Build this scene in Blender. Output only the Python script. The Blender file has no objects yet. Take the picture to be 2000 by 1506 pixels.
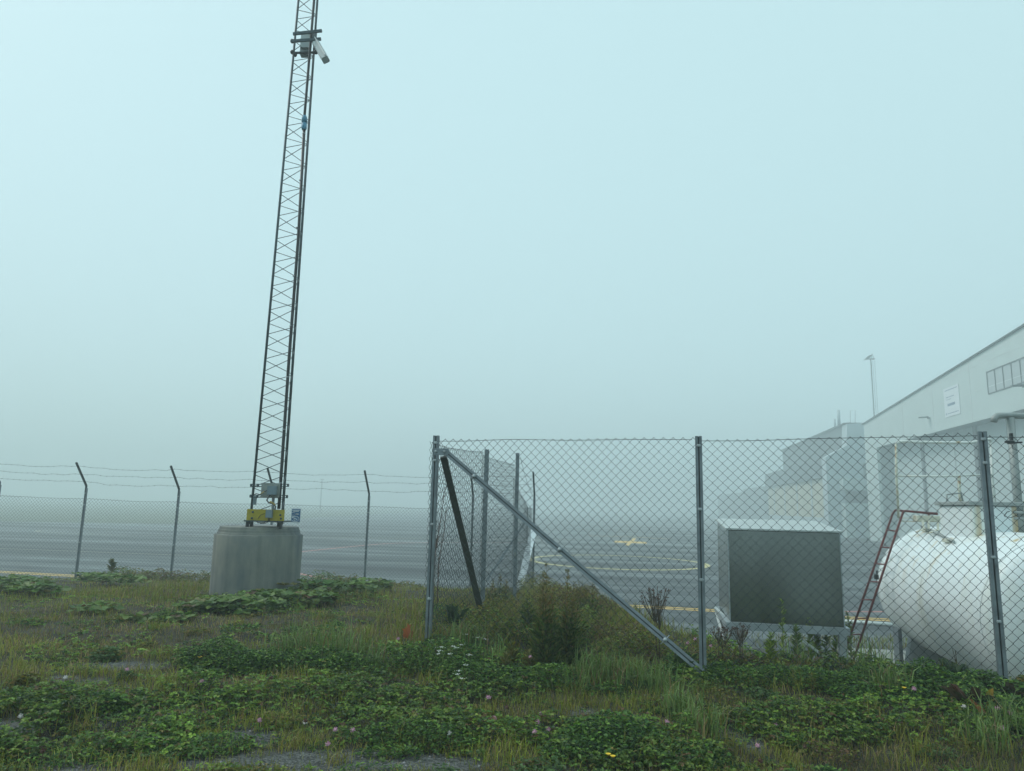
import bpy, math, random
import numpy as np
from mathutils import Vector

random.seed(7); RNG = np.random.default_rng(11)
S = bpy.context.scene
COL = S.collection
PI = math.pi; R = math.radians

# ------------------------------------------------------------------ camera, sky, sun, exposure
FPX = 1390.0; PITCH = R(9.5); ROLL = R(1.35); EYE = 1.65
fwd = Vector((0, math.cos(PITCH), math.sin(PITCH)))
u0 = Vector((0, -math.sin(PITCH), math.cos(PITCH)))
rgt = Vector((1, 0, 0)) * math.cos(ROLL) + u0 * math.sin(ROLL)
upv = u0 * math.cos(ROLL) - Vector((1, 0, 0)) * math.sin(ROLL)
cam_d = bpy.data.cameras.new('camera'); cam = bpy.data.objects.new('camera', cam_d); COL.objects.link(cam)
from mathutils import Matrix
m3 = Matrix((rgt, upv, -fwd)).transposed()
cam.matrix_world = Matrix.Translation((0, 0, EYE)) @ m3.to_4x4()
cam_d.sensor_fit = 'HORIZONTAL'; cam_d.sensor_width = 36; cam_d.lens = 36 * FPX / 2000
cam_d.clip_start = 0.05; cam_d.clip_end = 3000
S.camera = cam
C0 = Vector((0, 0, EYE))

SUN_EL = R(46); SUN_AZ = R(-74)
w = bpy.data.worlds.new('World'); S.world = w; w.use_nodes = True
nt = w.node_tree; nt.nodes.clear()
sky = nt.nodes.new('ShaderNodeTexSky'); sky.sky_type = 'NISHITA'; sky.sun_disc = False
sky.sun_elevation = SUN_EL; sky.sun_rotation = SUN_AZ
sky.air_density = 1.0; sky.dust_density = 3.0; sky.ozone_density = 1.5; sky.altitude = 0
mixn = nt.nodes.new('ShaderNodeMix'); mixn.data_type = 'RGBA'; mixn.inputs['Factor'].default_value = 0.74
mixn.inputs['B'].default_value = (7.5, 10.75, 11.1, 1)          # even stratus above the fog
bg = nt.nodes.new('ShaderNodeBackground'); bg.inputs['Strength'].default_value = 0.1
wo = nt.nodes.new('ShaderNodeOutputWorld')
nt.links.new(sky.outputs[0], mixn.inputs['A']); nt.links.new(mixn.outputs['Result'], bg.inputs[0]); nt.links.new(bg.outputs[0], wo.inputs[0])

sd = bpy.data.lights.new('sun', 'SUN'); sd.energy = 1.5; sd.angle = R(22); sd.color = (1, .97, .92)
so = bpy.data.objects.new('sun', sd); COL.objects.link(so)
sdir = Vector((math.sin(SUN_AZ) * math.cos(SUN_EL), math.cos(SUN_AZ) * math.cos(SUN_EL), math.sin(SUN_EL)))
so.rotation_euler = sdir.to_track_quat('Z', 'Y').to_euler()

S.view_settings.view_transform = 'Standard'; S.view_settings.look = 'None'
S.view_settings.exposure = 0.04; S.view_settings.gamma = 1.0
S.render.engine = 'CYCLES'
cy = S.cycles
cy.max_bounces = 6; cy.diffuse_bounces = 3; cy.glossy_bounces = 3; cy.transmission_bounces = 3
cy.volume_bounces = 3; cy.transparent_max_bounces = 6; cy.caustics_reflective = False; cy.caustics_refractive = False
cy.use_denoising = True
try: cy.denoiser = 'OPENIMAGEDENOISE'
except Exception: pass

# ------------------------------------------------------------------ survey helpers (photo point -> place)
def ray(px, py): return fwd + rgt * ((px - 1000) / FPX) + upv * ((753 - py) / FPX)
def PY(px, py, d): v = ray(px, py); return C0 + v * (d / v.y)
def PZ(px, py, z): v = ray(px, py); return C0 + v * ((z - EYE) / v.z)
fN, rN, uN = (np.array(q) for q in (fwd, rgt, upv))
def proj(x, y, z):
    v = np.stack([x, y, z - EYE], -1); d = v @ fN
    return 1000 + FPX * (v @ rN) / d, 753 - FPX * (v @ uN) / d

# ------------------------------------------------------------------ object helpers
def tag(o, label=None, cat=None, group=None, kind=None):
    if label: o['label'] = label
    if cat: o['category'] = cat
    if group: o['group'] = group
    if kind: o['kind'] = kind
    return o
def empty(name, loc, label=None, cat=None, group=None):
    o = bpy.data.objects.new(name, None); COL.objects.link(o); o.location = loc; o.empty_display_size = .2
    return tag(o, label, cat, group)
def copy_tree(o, parent=None):
    c = o.copy(); COL.objects.link(c)
    if parent: c.parent = parent
    for ch in list(o.children): copy_tree(ch, c)
    return c

class MB:
    """collects world-space shapes; build() links them as ONE mesh object, under its thing if given"""
    def __init__(s): s.v = []; s.f = []; s.sm = []
    def add(s, vs, fs, smooth=False):
        b = len(s.v); s.v += [tuple(v) for v in vs]
        for f in fs: s.f.append([b + i for i in f]); s.sm.append(smooth)
    def box(s, c, size, ax=None, bev=0):
        c = Vector(c); a, b, d = ax if ax else (Vector((1, 0, 0)), Vector((0, 1, 0)), Vector((0, 0, 1)))
        hx, hy, hz = size[0] / 2, size[1] / 2, size[2] / 2
        if bev <= 0:
            vs = [c + a * (i * hx) + b * (j * hy) + d * (k * hz) for i in (-1, 1) for j in (-1, 1) for k in (-1, 1)]
            s.add(vs, [(0, 1, 3, 2), (4, 6, 7, 5), (0, 4, 5, 1), (2, 3, 7, 6), (0, 2, 6, 4), (1, 5, 7, 3)])
        else:
            vs = []
            for i in (-1, 1):
                for j in (-1, 1):
                    for k in (-1, 1):
                        vs.append(c + a * (i * hx) + b * (j * (hy - bev)) + d * (k * (hz - bev)))
                        vs.append(c + a * (i * (hx - bev)) + b * (j * hy) + d * (k * (hz - bev)))
                        vs.append(c + a * (i * (hx - bev)) + b * (j * (hy - bev)) + d * (k * hz))
            def n(i, j, k, t): return ((i > 0) * 4 + (j > 0) * 2 + (k > 0)) * 3 + t
            fs = []
            for i in (-1, 1):
                fs.append([n(i, -1, -1, 0), n(i, 1, -1, 0), n(i, 1, 1, 0), n(i, -1, 1, 0)])
                fs.append([n(-1, i, -1, 1), n(1, i, -1, 1), n(1, i, 1, 1), n(-1, i, 1, 1)])
                fs.append([n(-1, -1, i, 2), n(1, -1, i, 2), n(1, 1, i, 2), n(-1, 1, i, 2)])
            for i in (-1, 1):
                for j in (-1, 1):
                    fs.append([n(i, j, -1, 0), n(i, j, 1, 0), n(i, j, 1, 1), n(i, j, -1, 1)])
                    fs.append([n(i, -1, j, 0), n(i, 1, j, 0), n(i, 1, j, 2), n(i, -1, j, 2)])
                    fs.append([n(-1, i, j, 1), n(1, i, j, 1), n(1, i, j, 2), n(-1, i, j, 2)])
            for i in (-1, 1):
                for j in (-1, 1):
                    for k in (-1, 1): fs.append([n(i, j, k, 0), n(i, j, k, 1), n(i, j, k, 2)])
            s.add(vs, fs)
        return s
    def sweep(s, pts, prof, up=None, closed=True, smooth=False, caps=True, scale=None):
        """prof: list of (a,b) offsets in the frame (side, up') along a polyline"""
        pts = [Vector(p) for p in pts]; n = len(pts); m = len(prof); vs = []
        prev = None
        for i, p in enumerate(pts):
            t = (pts[min(i + 1, n - 1)] - pts[max(i - 1, 0)])
            if t.length < 1e-9: t = Vector((0, 0, 1))
            t.normalize()
            if prev is None:
                ref = Vector(up) if up is not None else (Vector((0, 0, 1)) if abs(t.z) < .9 else Vector((0, 1, 0)))
                side = t.cross(ref); side.normalize()
            else:
                side = prev - t * prev.dot(t)
                if side.length < 1e-6: side = t.orthogonal()
                side.normalize()
            prev = side; upp = side.cross(t)
            k = scale[i] if scale else 1
            for a, b in prof: vs.append(p + side * (a * k) + upp * (b * k))
        fs = []
        for i in range(n - 1):
            for j in range(m if closed else m - 1):
                j2 = (j + 1) % m
                fs.append((i * m + j, i * m + j2, (i + 1) * m + j2, (i + 1) * m + j))
        s.add(vs, fs, smooth)
        if caps and closed:
            b = len(s.v) - len(vs)
            s.f.append([b + j for j in range(m)][::-1]); s.sm.append(False)
            s.f.append([b + (n - 1) * m + j for j in range(m)]); s.sm.append(False)
        return s
    def tube(s, pts, r, n=8, smooth=True, scale=None):
        return s.sweep(pts, [(r * math.cos(2 * PI * i / n), r * math.sin(2 * PI * i / n)) for i in range(n)], smooth=smooth and n > 4, scale=scale)
    def bar(s, a, b, w_, h_, up=None):
        return s.sweep([a, b], [(-w_ / 2, -h_ / 2), (w_ / 2, -h_ / 2), (w_ / 2, h_ / 2), (-w_ / 2, h_ / 2)], up=up)
    def prism(s, poly, off):
        """extrude a planar polygon by a vector"""
        n = len(poly); off = Vector(off); vs = [Vector(p) for p in poly]; vs += [v + off for v in vs]
        s.add(vs, [list(range(n)), list(range(2 * n - 1, n - 1, -1))] + [(i, (i + 1) % n, n + (i + 1) % n, n + i) for i in range(n)])
        return s
    def lathe(s, o, axis, prof, n=32, smooth=True, caps=True):
        """prof: (t along the axis, radius)"""
        o = Vector(o); axis = Vector(axis).normalized(); e1 = axis.orthogonal().normalized(); e2 = axis.cross(e1)
        vs = []
        for t, r_ in prof:
            for i in range(n):
                a = 2 * PI * i / n
                vs.append(o + axis * t + (e1 * math.cos(a) + e2 * math.sin(a)) * r_)
        fs = [(i * n + j, i * n + (j + 1) % n, (i + 1) * n + (j + 1) % n, (i + 1) * n + j) for i in range(len(prof) - 1) for j in range(n)]
        s.add(vs, fs, smooth)
        if caps:
            b = len(s.v) - len(vs)
            s.f.append([b + j for j in range(n)][::-1]); s.sm.append(False)
            s.f.append([b + (len(prof) - 1) * n + j for j in range(n)]); s.sm.append(False)
        return s
    def ball(s, c, r_, n=8, sz=1):
        c = Vector(c); k = max(4, n // 2)
        return s.lathe(c, (0, 0, 1), [(-math.cos(PI * i / k) * r_ * sz, max(1e-4, math.sin(PI * i / k) * r_)) for i in range(k + 1)], n, True, False)
    def build(s, name, m, parent=None):
        me = bpy.data.meshes.new(name)
        org = Vector((0, 0, 0))
        if parent is not None:
            q = parent
            while q is not None: org += q.location; q = q.parent
        me.from_pydata([(v[0] - org.x, v[1] - org.y, v[2] - org.z) for v in s.v], [], s.f)
        me.polygons.foreach_set('use_smooth', s.sm)
        me.validate(); me.update()
        o = bpy.data.objects.new(name, me); COL.objects.link(o)
        if m: me.materials.append(m)
        if parent is not None: o.parent = parent
        return o

# ------------------------------------------------------------------ materials
def mat(name, col, rough=.6, metal=0.0, var=.15, scale=3.0, bump=0.0, bscale=40.0, stretch=(1, 1, 1), col2=None, spec=.5, rvar=0.0, thresh=(.35, .65)):
    m = bpy.data.materials.new(name); m.use_nodes = True; t = m.node_tree; N = t.nodes; L = t.links
    b = N['Principled BSDF']; b.inputs['Metallic'].default_value = metal; b.inputs['Roughness'].default_value = rough
    b.inputs['Specular IOR Level'].default_value = spec
    tc = N.new('ShaderNodeTexCoord'); mp = N.new('ShaderNodeMapping'); mp.inputs['Scale'].default_value = stretch
    L.new(tc.outputs['Object'], mp.inputs[0])
    nz = N.new('ShaderNodeTexNoise'); nz.inputs['Scale'].default_value = scale; nz.inputs['Detail'].default_value = 7; nz.inputs['Roughness'].default_value = .62
    L.new(mp.outputs[0], nz.inputs['Vector'])
    cr = N.new('ShaderNodeValToRGB'); cr.color_ramp.elements[0].position = thresh[0]; cr.color_ramp.elements[1].position = thresh[1]
    c2 = col2 if col2 else tuple(min(1, c * (1 + var)) for c in col)
    c1 = col if col2 else tuple(c * (1 - var) for c in col)
    cr.color_ramp.elements[0].color = (*c1, 1); cr.color_ramp.elements[1].color = (*c2, 1)
    L.new(nz.outputs[0], cr.inputs[0]); L.new(cr.outputs[0], b.inputs['Base Color'])
    if rvar:
        mr = N.new('ShaderNodeMapRange'); mr.inputs['To Min'].default_value = max(.02, rough - rvar); mr.inputs['To Max'].default_value = min(1, rough + rvar)
        mr.inputs['From Min'].default_value = .3; mr.inputs['From Max'].default_value = .7
        L.new(nz.outputs[0], mr.inputs[0]); L.new(mr.outputs[0], b.inputs['Roughness'])
    if bump:
        n2 = N.new('ShaderNodeTexNoise'); n2.inputs['Scale'].default_value = bscale; n2.inputs['Detail'].default_value = 5
        L.new(mp.outputs[0], n2.inputs['Vector'])
        bp = N.new('ShaderNodeBump'); bp.inputs['Strength'].default_value = bump; bp.inputs['Distance'].default_value = .01
        L.new(n2.outputs[0], bp.inputs['Height']); L.new(bp.outputs[0], b.inputs['Normal'])
    return m
def veg_mat(name, rough=.55, trans=.3):
    m = bpy.data.materials.new(name); m.use_nodes = True; t = m.node_tree; N = t.nodes; L = t.links
    b = N['Principled BSDF']; b.inputs['Roughness'].default_value = rough; b.inputs['Specular IOR Level'].default_value = .35
    a = N.new('ShaderNodeAttribute'); a.attribute_name = 'Col'; L.new(a.outputs['Color'], b.inputs['Base Color'])
    tr = N.new('ShaderNodeBsdfTranslucent'); L.new(a.outputs['Color'], tr.inputs[0])
    mx = N.new('ShaderNodeMixShader'); mx.inputs[0].default_value = trans
    L.new(b.outputs[0], mx.inputs[1]); L.new(tr.outputs[0], mx.inputs[2]); L.new(mx.outputs[0], N['Material Output'].inputs[0])
    return m

M = {}
M['galv'] = mat('galvanised_steel', (.20, .23, .25), .48, .45, .22, 9, .15, 60, rvar=.1)
M['galv_light'] = mat('bright_galvanised', (.40, .44, .46), .42, .4, .15, 6, .1, 60)
M['slot_shade'] = mat('painted_slot_shade', (.035, .042, .044), .6, .2, .3, 12)  # near-black steel colour standing in for the shade inside post slots
M['wire'] = mat('fence_wire', (.035, .048, .054), .55, .2, .25, 4)
M['mast'] = mat('mast_steel', (.05, .078, .09), .55, .2, .25, 6, .1, 50)
M['mast_dark'] = mat('dark_conduit', (.012, .015, .017), .5, 0, .3, 5)
M['cyan_coupling'] = mat('blue_coupling', (.07, .25, .38), .5, 0, .1, 6)
M['yellow'] = mat('yellow_paint', (.42, .33, .012), .5, 0, .12, 7, .1, 50, col2=(.30, .24, .02), thresh=(.45, .8))
M['box_grey'] = mat('grey_enclosure', (.18, .24, .28), .45, 0, .1, 6)
M['plate_grey'] = mat('backing_plate', (.27, .29, .27), .6, .2, .15, 8)
M['cable'] = mat('black_cable', (.012, .013, .014), .5, 0, .2, 9)
M['cable_y'] = mat('tan_cable_sleeve', (.35, .25, .06), .55, 0, .2, 9)
M['cam_white'] = mat('off_white_housing', (.45, .5, .5), .45, 0, .06, 5)
M['white_tank'] = None
M['rust'] = mat('rust', (.30, .13, .045), .85, 0, .3, 20, .3, 60)
M['cream'] = mat('rusty_cream_paint', (.62, .62, .52), .55, 0, .1, 9, .1, 40, col2=(.33, .17, .05), thresh=(.56, .68))
M['rail'] = mat('white_rail_paint', (.72, .74, .70), .5, 0, .08, 5, 0, 40, col2=(.42, .27, .08), thresh=(.58, .72))
M['red'] = mat('red_ladder_paint', (.16, .032, .028), .5, 0, .2, 14, .1, 60, col2=(.09, .03, .03), thresh=(.4, .7))
M['pipe'] = mat('grey_pipe', (.33, .36, .35), .5, .1, .12, 6)
M['stainless'] = mat('brushed_stainless', (.27, .29, .275), .22, .95, .08, 1.2, .05, 300, stretch=(1, 1, .15), rvar=.06)
M['stainless_dull'] = mat('stainless_roof', (.50, .53, .52), .5, .35, .05, 2)
M['blue'] = mat('sign_blue', (.006, .10, .24), .45, 0, .05, 3)
M['white'] = mat('sign_white', (.72, .76, .78), .5, 0, .04, 3)
M['hangar'] = mat('hangar_panel', (.54, .62, .60), .6, 0, .03, .3)
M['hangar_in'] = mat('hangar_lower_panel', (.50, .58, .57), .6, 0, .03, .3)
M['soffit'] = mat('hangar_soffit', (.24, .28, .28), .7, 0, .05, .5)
M['trim'] = mat('dark_roof_trim', (.02, .03, .036), .5, 0, .1, 2)
M['col'] = mat('grey_door_column', (.13, .15, .155), .6, 0, .1, 2)
M['joint'] = mat('panel_joint', (.62, .66, .65), .5, 0, .03, 2)
M['dark_clad'] = mat('dark_cladding', (.10, .12, .125), .6, 0, .1, .4)
M['warm_panel'] = mat('beige_panel', (.50, .46, .33), .6, 0, .05, .4)
M['blue_wall'] = mat('blue_grey_wall', (.46, .53, .55), .6, 0, .05, .4)
M['glass'] = mat('window_glass', (.42, .46, .46), .15, 0, .05, .4)
M['ymark'] = mat('yellow_marking', (.78, .46, .07), .6, 0, .15, 3, col2=(.48, .36, .14), thresh=(.5, .8))
M['ymark2'] = mat('fresh_yellow_marking', (.62, .52, .20), .6, 0, .1, 2)
M['wmark'] = mat('pale_marking', (.42, .40, .30), .6, 0, .15, 2)
M['rmark'] = mat('red_marking', (.50, .17, .15), .6, 0, .2, 3)
M['stem'] = mat('dry_stem', (.075, .05, .028), .8, 0, .3, 10)
M['gstem'] = mat('green_stem', (.045, .07, .02), .7, 0, .3, 10)
M['pink'] = mat('clover_pink', (.50, .17, .31), .8, 0, .25, 60, col2=(.62, .42, .48))
M['pwhite'] = mat('clover_white', (.62, .56, .54), .8, 0, .15, 60)
M['brownhead'] = mat('withered_head', (.10, .045, .03), .9, 0, .3, 60)
M['yflower'] = mat('yellow_petals', (.75, .5, .02), .7, 0, .1, 20)
M['yarrow'] = mat('yarrow_white', (.72, .72, .66), .8, 0, .1, 60)
M['leaf'] = veg_mat('leaf')
M['grass'] = veg_mat('grass_blade', .5, .35)

# white tank paint: clean gloss with rust runs from the top
def tank_mat():
    m = bpy.data.materials.new('tank_white_paint'); m.use_nodes = True; t = m.node_tree; N = t.nodes; L = t.links
    b = N['Principled BSDF']; b.inputs['Roughness'].default_value = .42
    tc = N.new('ShaderNodeTexCoord'); mp = N.new('ShaderNodeMapping'); mp.inputs['Scale'].default_value = (1.3, 1.3, .22)
    L.new(tc.outputs['Object'], mp.inputs[0])
    nz = N.new('ShaderNodeTexNoise'); nz.inputs['Scale'].default_value = 2.2; nz.inputs['Detail'].default_value = 5; L.new(mp.outputs[0], nz.inputs[0])
    cr = N.new('ShaderNodeValToRGB'); cr.color_ramp.elements[0].position = .52; cr.color_ramp.elements[1].position = .74
    cr.color_ramp.elements[0].color = (.78, .84, .85, 1); cr.color_ramp.elements[1].color = (.74, .77, .72, 1)
    L.new(nz.outputs[0], cr.inputs[0])
    n2 = N.new('ShaderNodeTexNoise'); n2.inputs['Scale'].default_value = 5; n2.inputs['Detail'].default_value = 8; L.new(tc.outputs['Object'], n2.inputs[0])
    c2 = N.new('ShaderNodeValToRGB'); c2.color_ramp.elements[0].position = .3; c2.color_ramp.elements[1].position = .7
    c2.color_ramp.elements[0].color = (.94, .94, .93, 1); c2.color_ramp.elements[1].color = (1, 1, 1, 1)
    L.new(n2.outputs[0], c2.inputs[0])
    mx = N.new('ShaderNodeMix'); mx.data_type = 'RGBA'; mx.blend_type = 'MULTIPLY'; mx.inputs['Factor'].default_value = 1
    L.new(cr.outputs[0], mx.inputs['A']); L.new(c2.outputs[0], mx.inputs['B']); sx_ = N.new('ShaderNodeSeparateXYZ'); L.new(tc.outputs['Object'], sx_.inputs[0])
    mp3 = N.new('ShaderNodeMapping'); mp3.inputs['Scale'].default_value = (3.4, 3.4, .16); L.new(tc.outputs['Object'], mp3.inputs[0])
    n3 = N.new('ShaderNodeTexNoise'); n3.inputs['Scale'].default_value = 1.6; n3.inputs['Detail'].default_value = 5; L.new(mp3.outputs[0], n3.inputs[0])
    r1 = N.new('ShaderNodeMapRange'); r1.inputs['From Min'].default_value = .58; r1.inputs['From Max'].default_value = .74; L.new(n3.outputs[0], r1.inputs[0])
    r2 = N.new('ShaderNodeMapRange'); r2.inputs['From Min'].default_value = 1.15; r2.inputs['From Max'].default_value = 1.95; L.new(sx_.outputs['Z'], r2.inputs[0])
    mu = N.new('ShaderNodeMath'); mu.operation = 'MULTIPLY'; L.new(r1.outputs[0], mu.inputs[0]); L.new(r2.outputs[0], mu.inputs[1])
    rs = N.new('ShaderNodeMix'); rs.data_type = 'RGBA'; rs.inputs['B'].default_value = (.48, .33, .13, 1); L.new(mu.outputs[0], rs.inputs['Factor']); L.new(mx.outputs['Result'], rs.inputs['A'])
    L.new(rs.outputs['Result'], b.inputs['Base Color'])
    return m
M['white_tank'] = tank_mat()

_st = M['stainless']; _n = _st.node_tree.nodes; _l = _st.node_tree.links
_bp = [q for q in _n if q.type == 'BUMP'][0]; _b2 = _n.new('ShaderNodeBump'); _b2.inputs['Strength'].default_value = 1.0; _b2.inputs['Distance'].default_value = .05
_z = _n.new('ShaderNodeTexNoise'); _z.inputs['Scale'].default_value = .6; _z.inputs['Detail'].default_value = 1
_l.new(_n['Texture Coordinate'].outputs['Object'], _z.inputs['Vector']); _l.new(_z.outputs[0], _b2.inputs['Height']); _l.new(_bp.outputs[0], _b2.inputs['Normal']); _l.new(_b2.outputs[0], _n['Principled BSDF'].inputs['Normal'])
def concrete_mat():
    m = mat('weathered_concrete', (.135, .15, .16), .85, 0, .1, 2.0, .35, 45, stretch=(1.2, 1.2, .6), col2=(.26, .255, .22), thresh=(.35, .7))
    t = m.node_tree; N = t.nodes; L = t.links; b = N['Principled BSDF']
    tc = N.new('ShaderNodeTexCoord')
    mp = N.new('ShaderNodeMapping'); mp.inputs['Scale'].default_value = (7, 7, .35); L.new(tc.outputs['Object'], mp.inputs[0])
    nz = N.new('ShaderNodeTexNoise'); nz.inputs['Scale'].default_value = 1.0; nz.inputs['Detail'].default_value = 8; L.new(mp.outputs[0], nz.inputs[0])
    cr = N.new('ShaderNodeValToRGB'); cr.color_ramp.elements[0].position = .30; cr.color_ramp.elements[1].position = .56
    cr.color_ramp.elements[0].color = (.66, .69, .72, 1); cr.color_ramp.elements[1].color = (1.05, 1.05, 1.0, 1)
    L.new(nz.outputs[0], cr.inputs[0])
    mx = N.new('ShaderNodeMix'); mx.data_type = 'RGBA'; mx.blend_type = 'MULTIPLY'; mx.inputs['Factor'].default_value = 1
    src = b.inputs['Base Color'].links[0].from_socket
    L.new(src, mx.inputs['A']); L.new(cr.outputs[0], mx.inputs['B']); L.new(mx.outputs['Result'], b.inputs['Base Color'])
    return m
M['concrete'] = concrete_mat()

def tarmac_mat():
    m = bpy.data.materials.new('wet_tarmac'); m.use_nodes = True; t = m.node_tree; N = t.nodes; L = t.links
    b = N['Principled BSDF']; tc = N.new('ShaderNodeTexCoord')
    rot = N.new('ShaderNodeMapping'); rot.inputs['Rotation'].default_value = (0, 0, R(8)); L.new(tc.outputs['Object'], rot.inputs[0])
    mp = N.new('ShaderNodeMapping'); mp.inputs['Scale'].default_value = (.02, .17, 1); L.new(rot.outputs[0], mp.inputs[0])
    nz = N.new('ShaderNodeTexNoise'); nz.inputs['Scale'].default_value = 1; nz.inputs['Detail'].default_value = 6; nz.inputs['Roughness'].default_value = .6; L.new(mp.outputs[0], nz.inputs[0])
    mr = N.new('ShaderNodeMapRange'); mr.inputs['From Min'].default_value = .38; mr.inputs['From Max'].default_value = .62
    mr.inputs['To Min'].default_value = .27; mr.inputs['To Max'].default_value = .80
    L.new(nz.outputs[0], mr.inputs[0]); L.new(mr.outputs[0], b.inputs['Roughness'])
    n2 = N.new('ShaderNodeTexNoise'); n2.inputs['Scale'].default_value = .35; n2.inputs['Detail'].default_value = 8; L.new(tc.outputs['Object'], n2.inputs[0])
    cr = N.new('ShaderNodeValToRGB'); cr.color_ramp.elements[0].position = .35; cr.color_ramp.elements[1].position = .68
    cr.color_ramp.elements[0].color = (.010, .012, .014, 1); cr.color_ramp.elements[1].color = (.028, .031, .035, 1)
    L.new(n2.outputs[0], cr.inputs[0]); L.new(cr.outputs[0], b.inputs['Base Color'])
    n3 = N.new('ShaderNodeTexNoise'); n3.inputs['Scale'].default_value = 60; n3.inputs['Detail'].default_value = 3; L.new(tc.outputs['Object'], n3.inputs[0])
    bp = N.new('ShaderNodeBump'); bp.inputs['Strength'].default_value = .25; bp.inputs['Distance'].default_value = .004
    L.new(n3.outputs[0], bp.inputs['Height']); L.new(bp.outputs[0], b.inputs['Normal'])
    b.inputs['Specular IOR Level'].default_value = .35
    return m
M['tarmac'] = tarmac_mat()

def soil_mat():
    m = bpy.data.materials.new('soil_and_gravel'); m.use_nodes = True; t = m.node_tree; N = t.nodes; L = t.links
    b = N['Principled BSDF']; b.inputs['Roughness'].default_value = .95; tc = N.new('ShaderNodeTexCoord')
    at = N.new('ShaderNodeAttribute'); at.attribute_name = 'gravel'
    n1 = N.new('ShaderNodeTexNoise'); n1.inputs['Scale'].default_value = 5; n1.inputs['Detail'].default_value = 8; L.new(tc.outputs['Object'], n1.inputs[0])
    c1 = N.new('ShaderNodeValToRGB'); c1.color_ramp.elements[0].position = .35; c1.color_ramp.elements[1].position = .7
    c1.color_ramp.elements[0].color = (.012, .014, .006, 1); c1.color_ramp.elements[1].color = (.060, .050, .024, 1); L.new(n1.outputs[0], c1.inputs[0])
    vo = N.new('ShaderNodeTexVoronoi'); vo.inputs['Scale'].default_value = 75; L.new(tc.outputs['Object'], vo.inputs[0])
    hs = N.new('ShaderNodeValToRGB'); hs.color_ramp.elements[0].color = (.03, .032, .03, 1); hs.color_ramp.elements[1].color = (.14, .145, .135, 1)
    hs.color_ramp.elements[0].position = .15; hs.color_ramp.elements[1].position = 1.0
    sp = N.new('ShaderNodeSeparateColor'); L.new(vo.outputs['Color'], sp.inputs[0]); L.new(sp.outputs[0], hs.inputs[0])
    mx = N.new('ShaderNodeMix'); mx.data_type = 'RGBA'; L.new(at.outputs['Fac'], mx.inputs['Factor']); L.new(c1.outputs[0], mx.inputs['A']); L.new(hs.outputs[0], mx.inputs['B'])
    L.new(mx.outputs['Result'], b.inputs['Base Color'])
    bp = N.new('ShaderNodeBump'); bp.inputs['Strength'].default_value = .8; bp.inputs['Distance'].default_value = .012
    L.new(vo.outputs['Distance'], bp.inputs['Height']); bp.invert = True; L.new(bp.outputs[0], b.inputs['Normal'])
    return m
M['soil'] = soil_mat()
M['field'] = mat('airfield_grass', (.06, .085, .03), .95, 0, .3, .3, col2=(.11, .12, .05))
M['pad'] = mat('dark_gravel_pad', (.03, .035, .025), .95, 0, .3, 30, .6, 80, col2=(.08, .08, .065))
M['slab'] = mat('pale_concrete_slab', (.26, .27, .25), .85, 0, .15, 3, .2, 60)

# ------------------------------------------------------------------ terrain
GZ = -3.3                      # the apron lies below the bank
Q = (EYE - GZ) / 2.65
EDGE_X = [-60, -20, -10, -6, .2, .9, 1.3, 1.7, 2.0, 2.5, 4, 8, 20]
EDGE_Y = [20.2, 19.6, 19.7, 19.9, 19.5, 18.4, 14.5, 11.6, 9.0, 7.45, 6.95, 6.6, 5.9]
HY = [-10, 3, 5, 6.5, 8, 11, 13, 16, 20, 26]
HZ = [0, 0, 0.0, .12, .20, .15, .05, -.22, -.68, -.9]
_lr = np.random.default_rng(3)
_lat = _lr.random((64, 64))
def vnoise(x, y, s):
    x = np.asarray(x) * s + 100; y = np.asarray(y) * s + 100
    xi = np.floor(x).astype(int); yi = np.floor(y).astype(int); fx = x - xi; fy = y - yi
    fx = fx * fx * (3 - 2 * fx); fy = fy * fy * (3 - 2 * fy)
    g = lambda a, b: _lat[a % 64, b % 64]
    return (g(xi, yi) * (1 - fx) + g(xi + 1, yi) * fx) * (1 - fy) + (g(xi, yi + 1) * (1 - fx) + g(xi + 1, yi + 1) * fx) * fy
def hgt(x, y):
    x = np.asarray(x, float); y = np.asarray(y, float)
    base = np.interp(y, HY, HZ) + .05 * np.clip((x - 1.0) / 3, 0, 1) * np.clip((y - 4.8) / 1.2, 0, 1)
    base = base + (vnoise(x, y, .9) - .5) * .09 + (vnoise(x, y, 2.7) - .5) * .045
    e = np.interp(x, EDGE_X, EDGE_Y) + (vnoise(x, y, .6) - .5) * .5
    wd = np.interp(x, [-20, 1, 3], [4.2, 3.6, 2.6])
    t = np.clip((y - e) / wd, 0, 1); t = t * t * (3 - 2 * t)
    low = GZ - .25 + 0 * x
    return base * (1 - t) + low * t
def H(x, y): return float(hgt(x, y))

def ell(px, py, cx, cy, rx, ry, a=0):
    c, s = math.cos(R(a)), math.sin(R(a)); dx = px - cx; dy = py - cy
    return ((dx * c + dy * s) / rx) ** 2 + ((-dx * s + dy * c) / ry) ** 2
def patch(px, py, L_, x, y):
    """soft membership in a list of patches whose outline is roughened by noise"""
    r_ = np.zeros_like(px)
    nz = (vnoise(x, y, 3.1) - .5) * 1.5 + (vnoise(x, y, 9.0) - .5) * 1.2 + (vnoise(x, y, 24.0) - .5) * .8
    for e in L_: r_ = np.maximum(r_, np.clip(1.5 - (ell(px, py, *e) + nz) * .9, 0, 1))
    return r_
GRAVEL = [(600, 1488, 210, 20, 0), (480, 1440, 70, 20, 0), (820, 1490, 130, 14, 0), (260, 1405, 90, 8, -8), (1440, 1445, 60, 12, 20), (140, 1330, 60, 9, 0), (250, 1300, 90, 7, 0), (1130, 1390, 40, 10, 0), (700, 1290, 60, 10, 0), (20, 1420, 40, 12, 0), (150, 1500, 90, 14, 0)]
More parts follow.
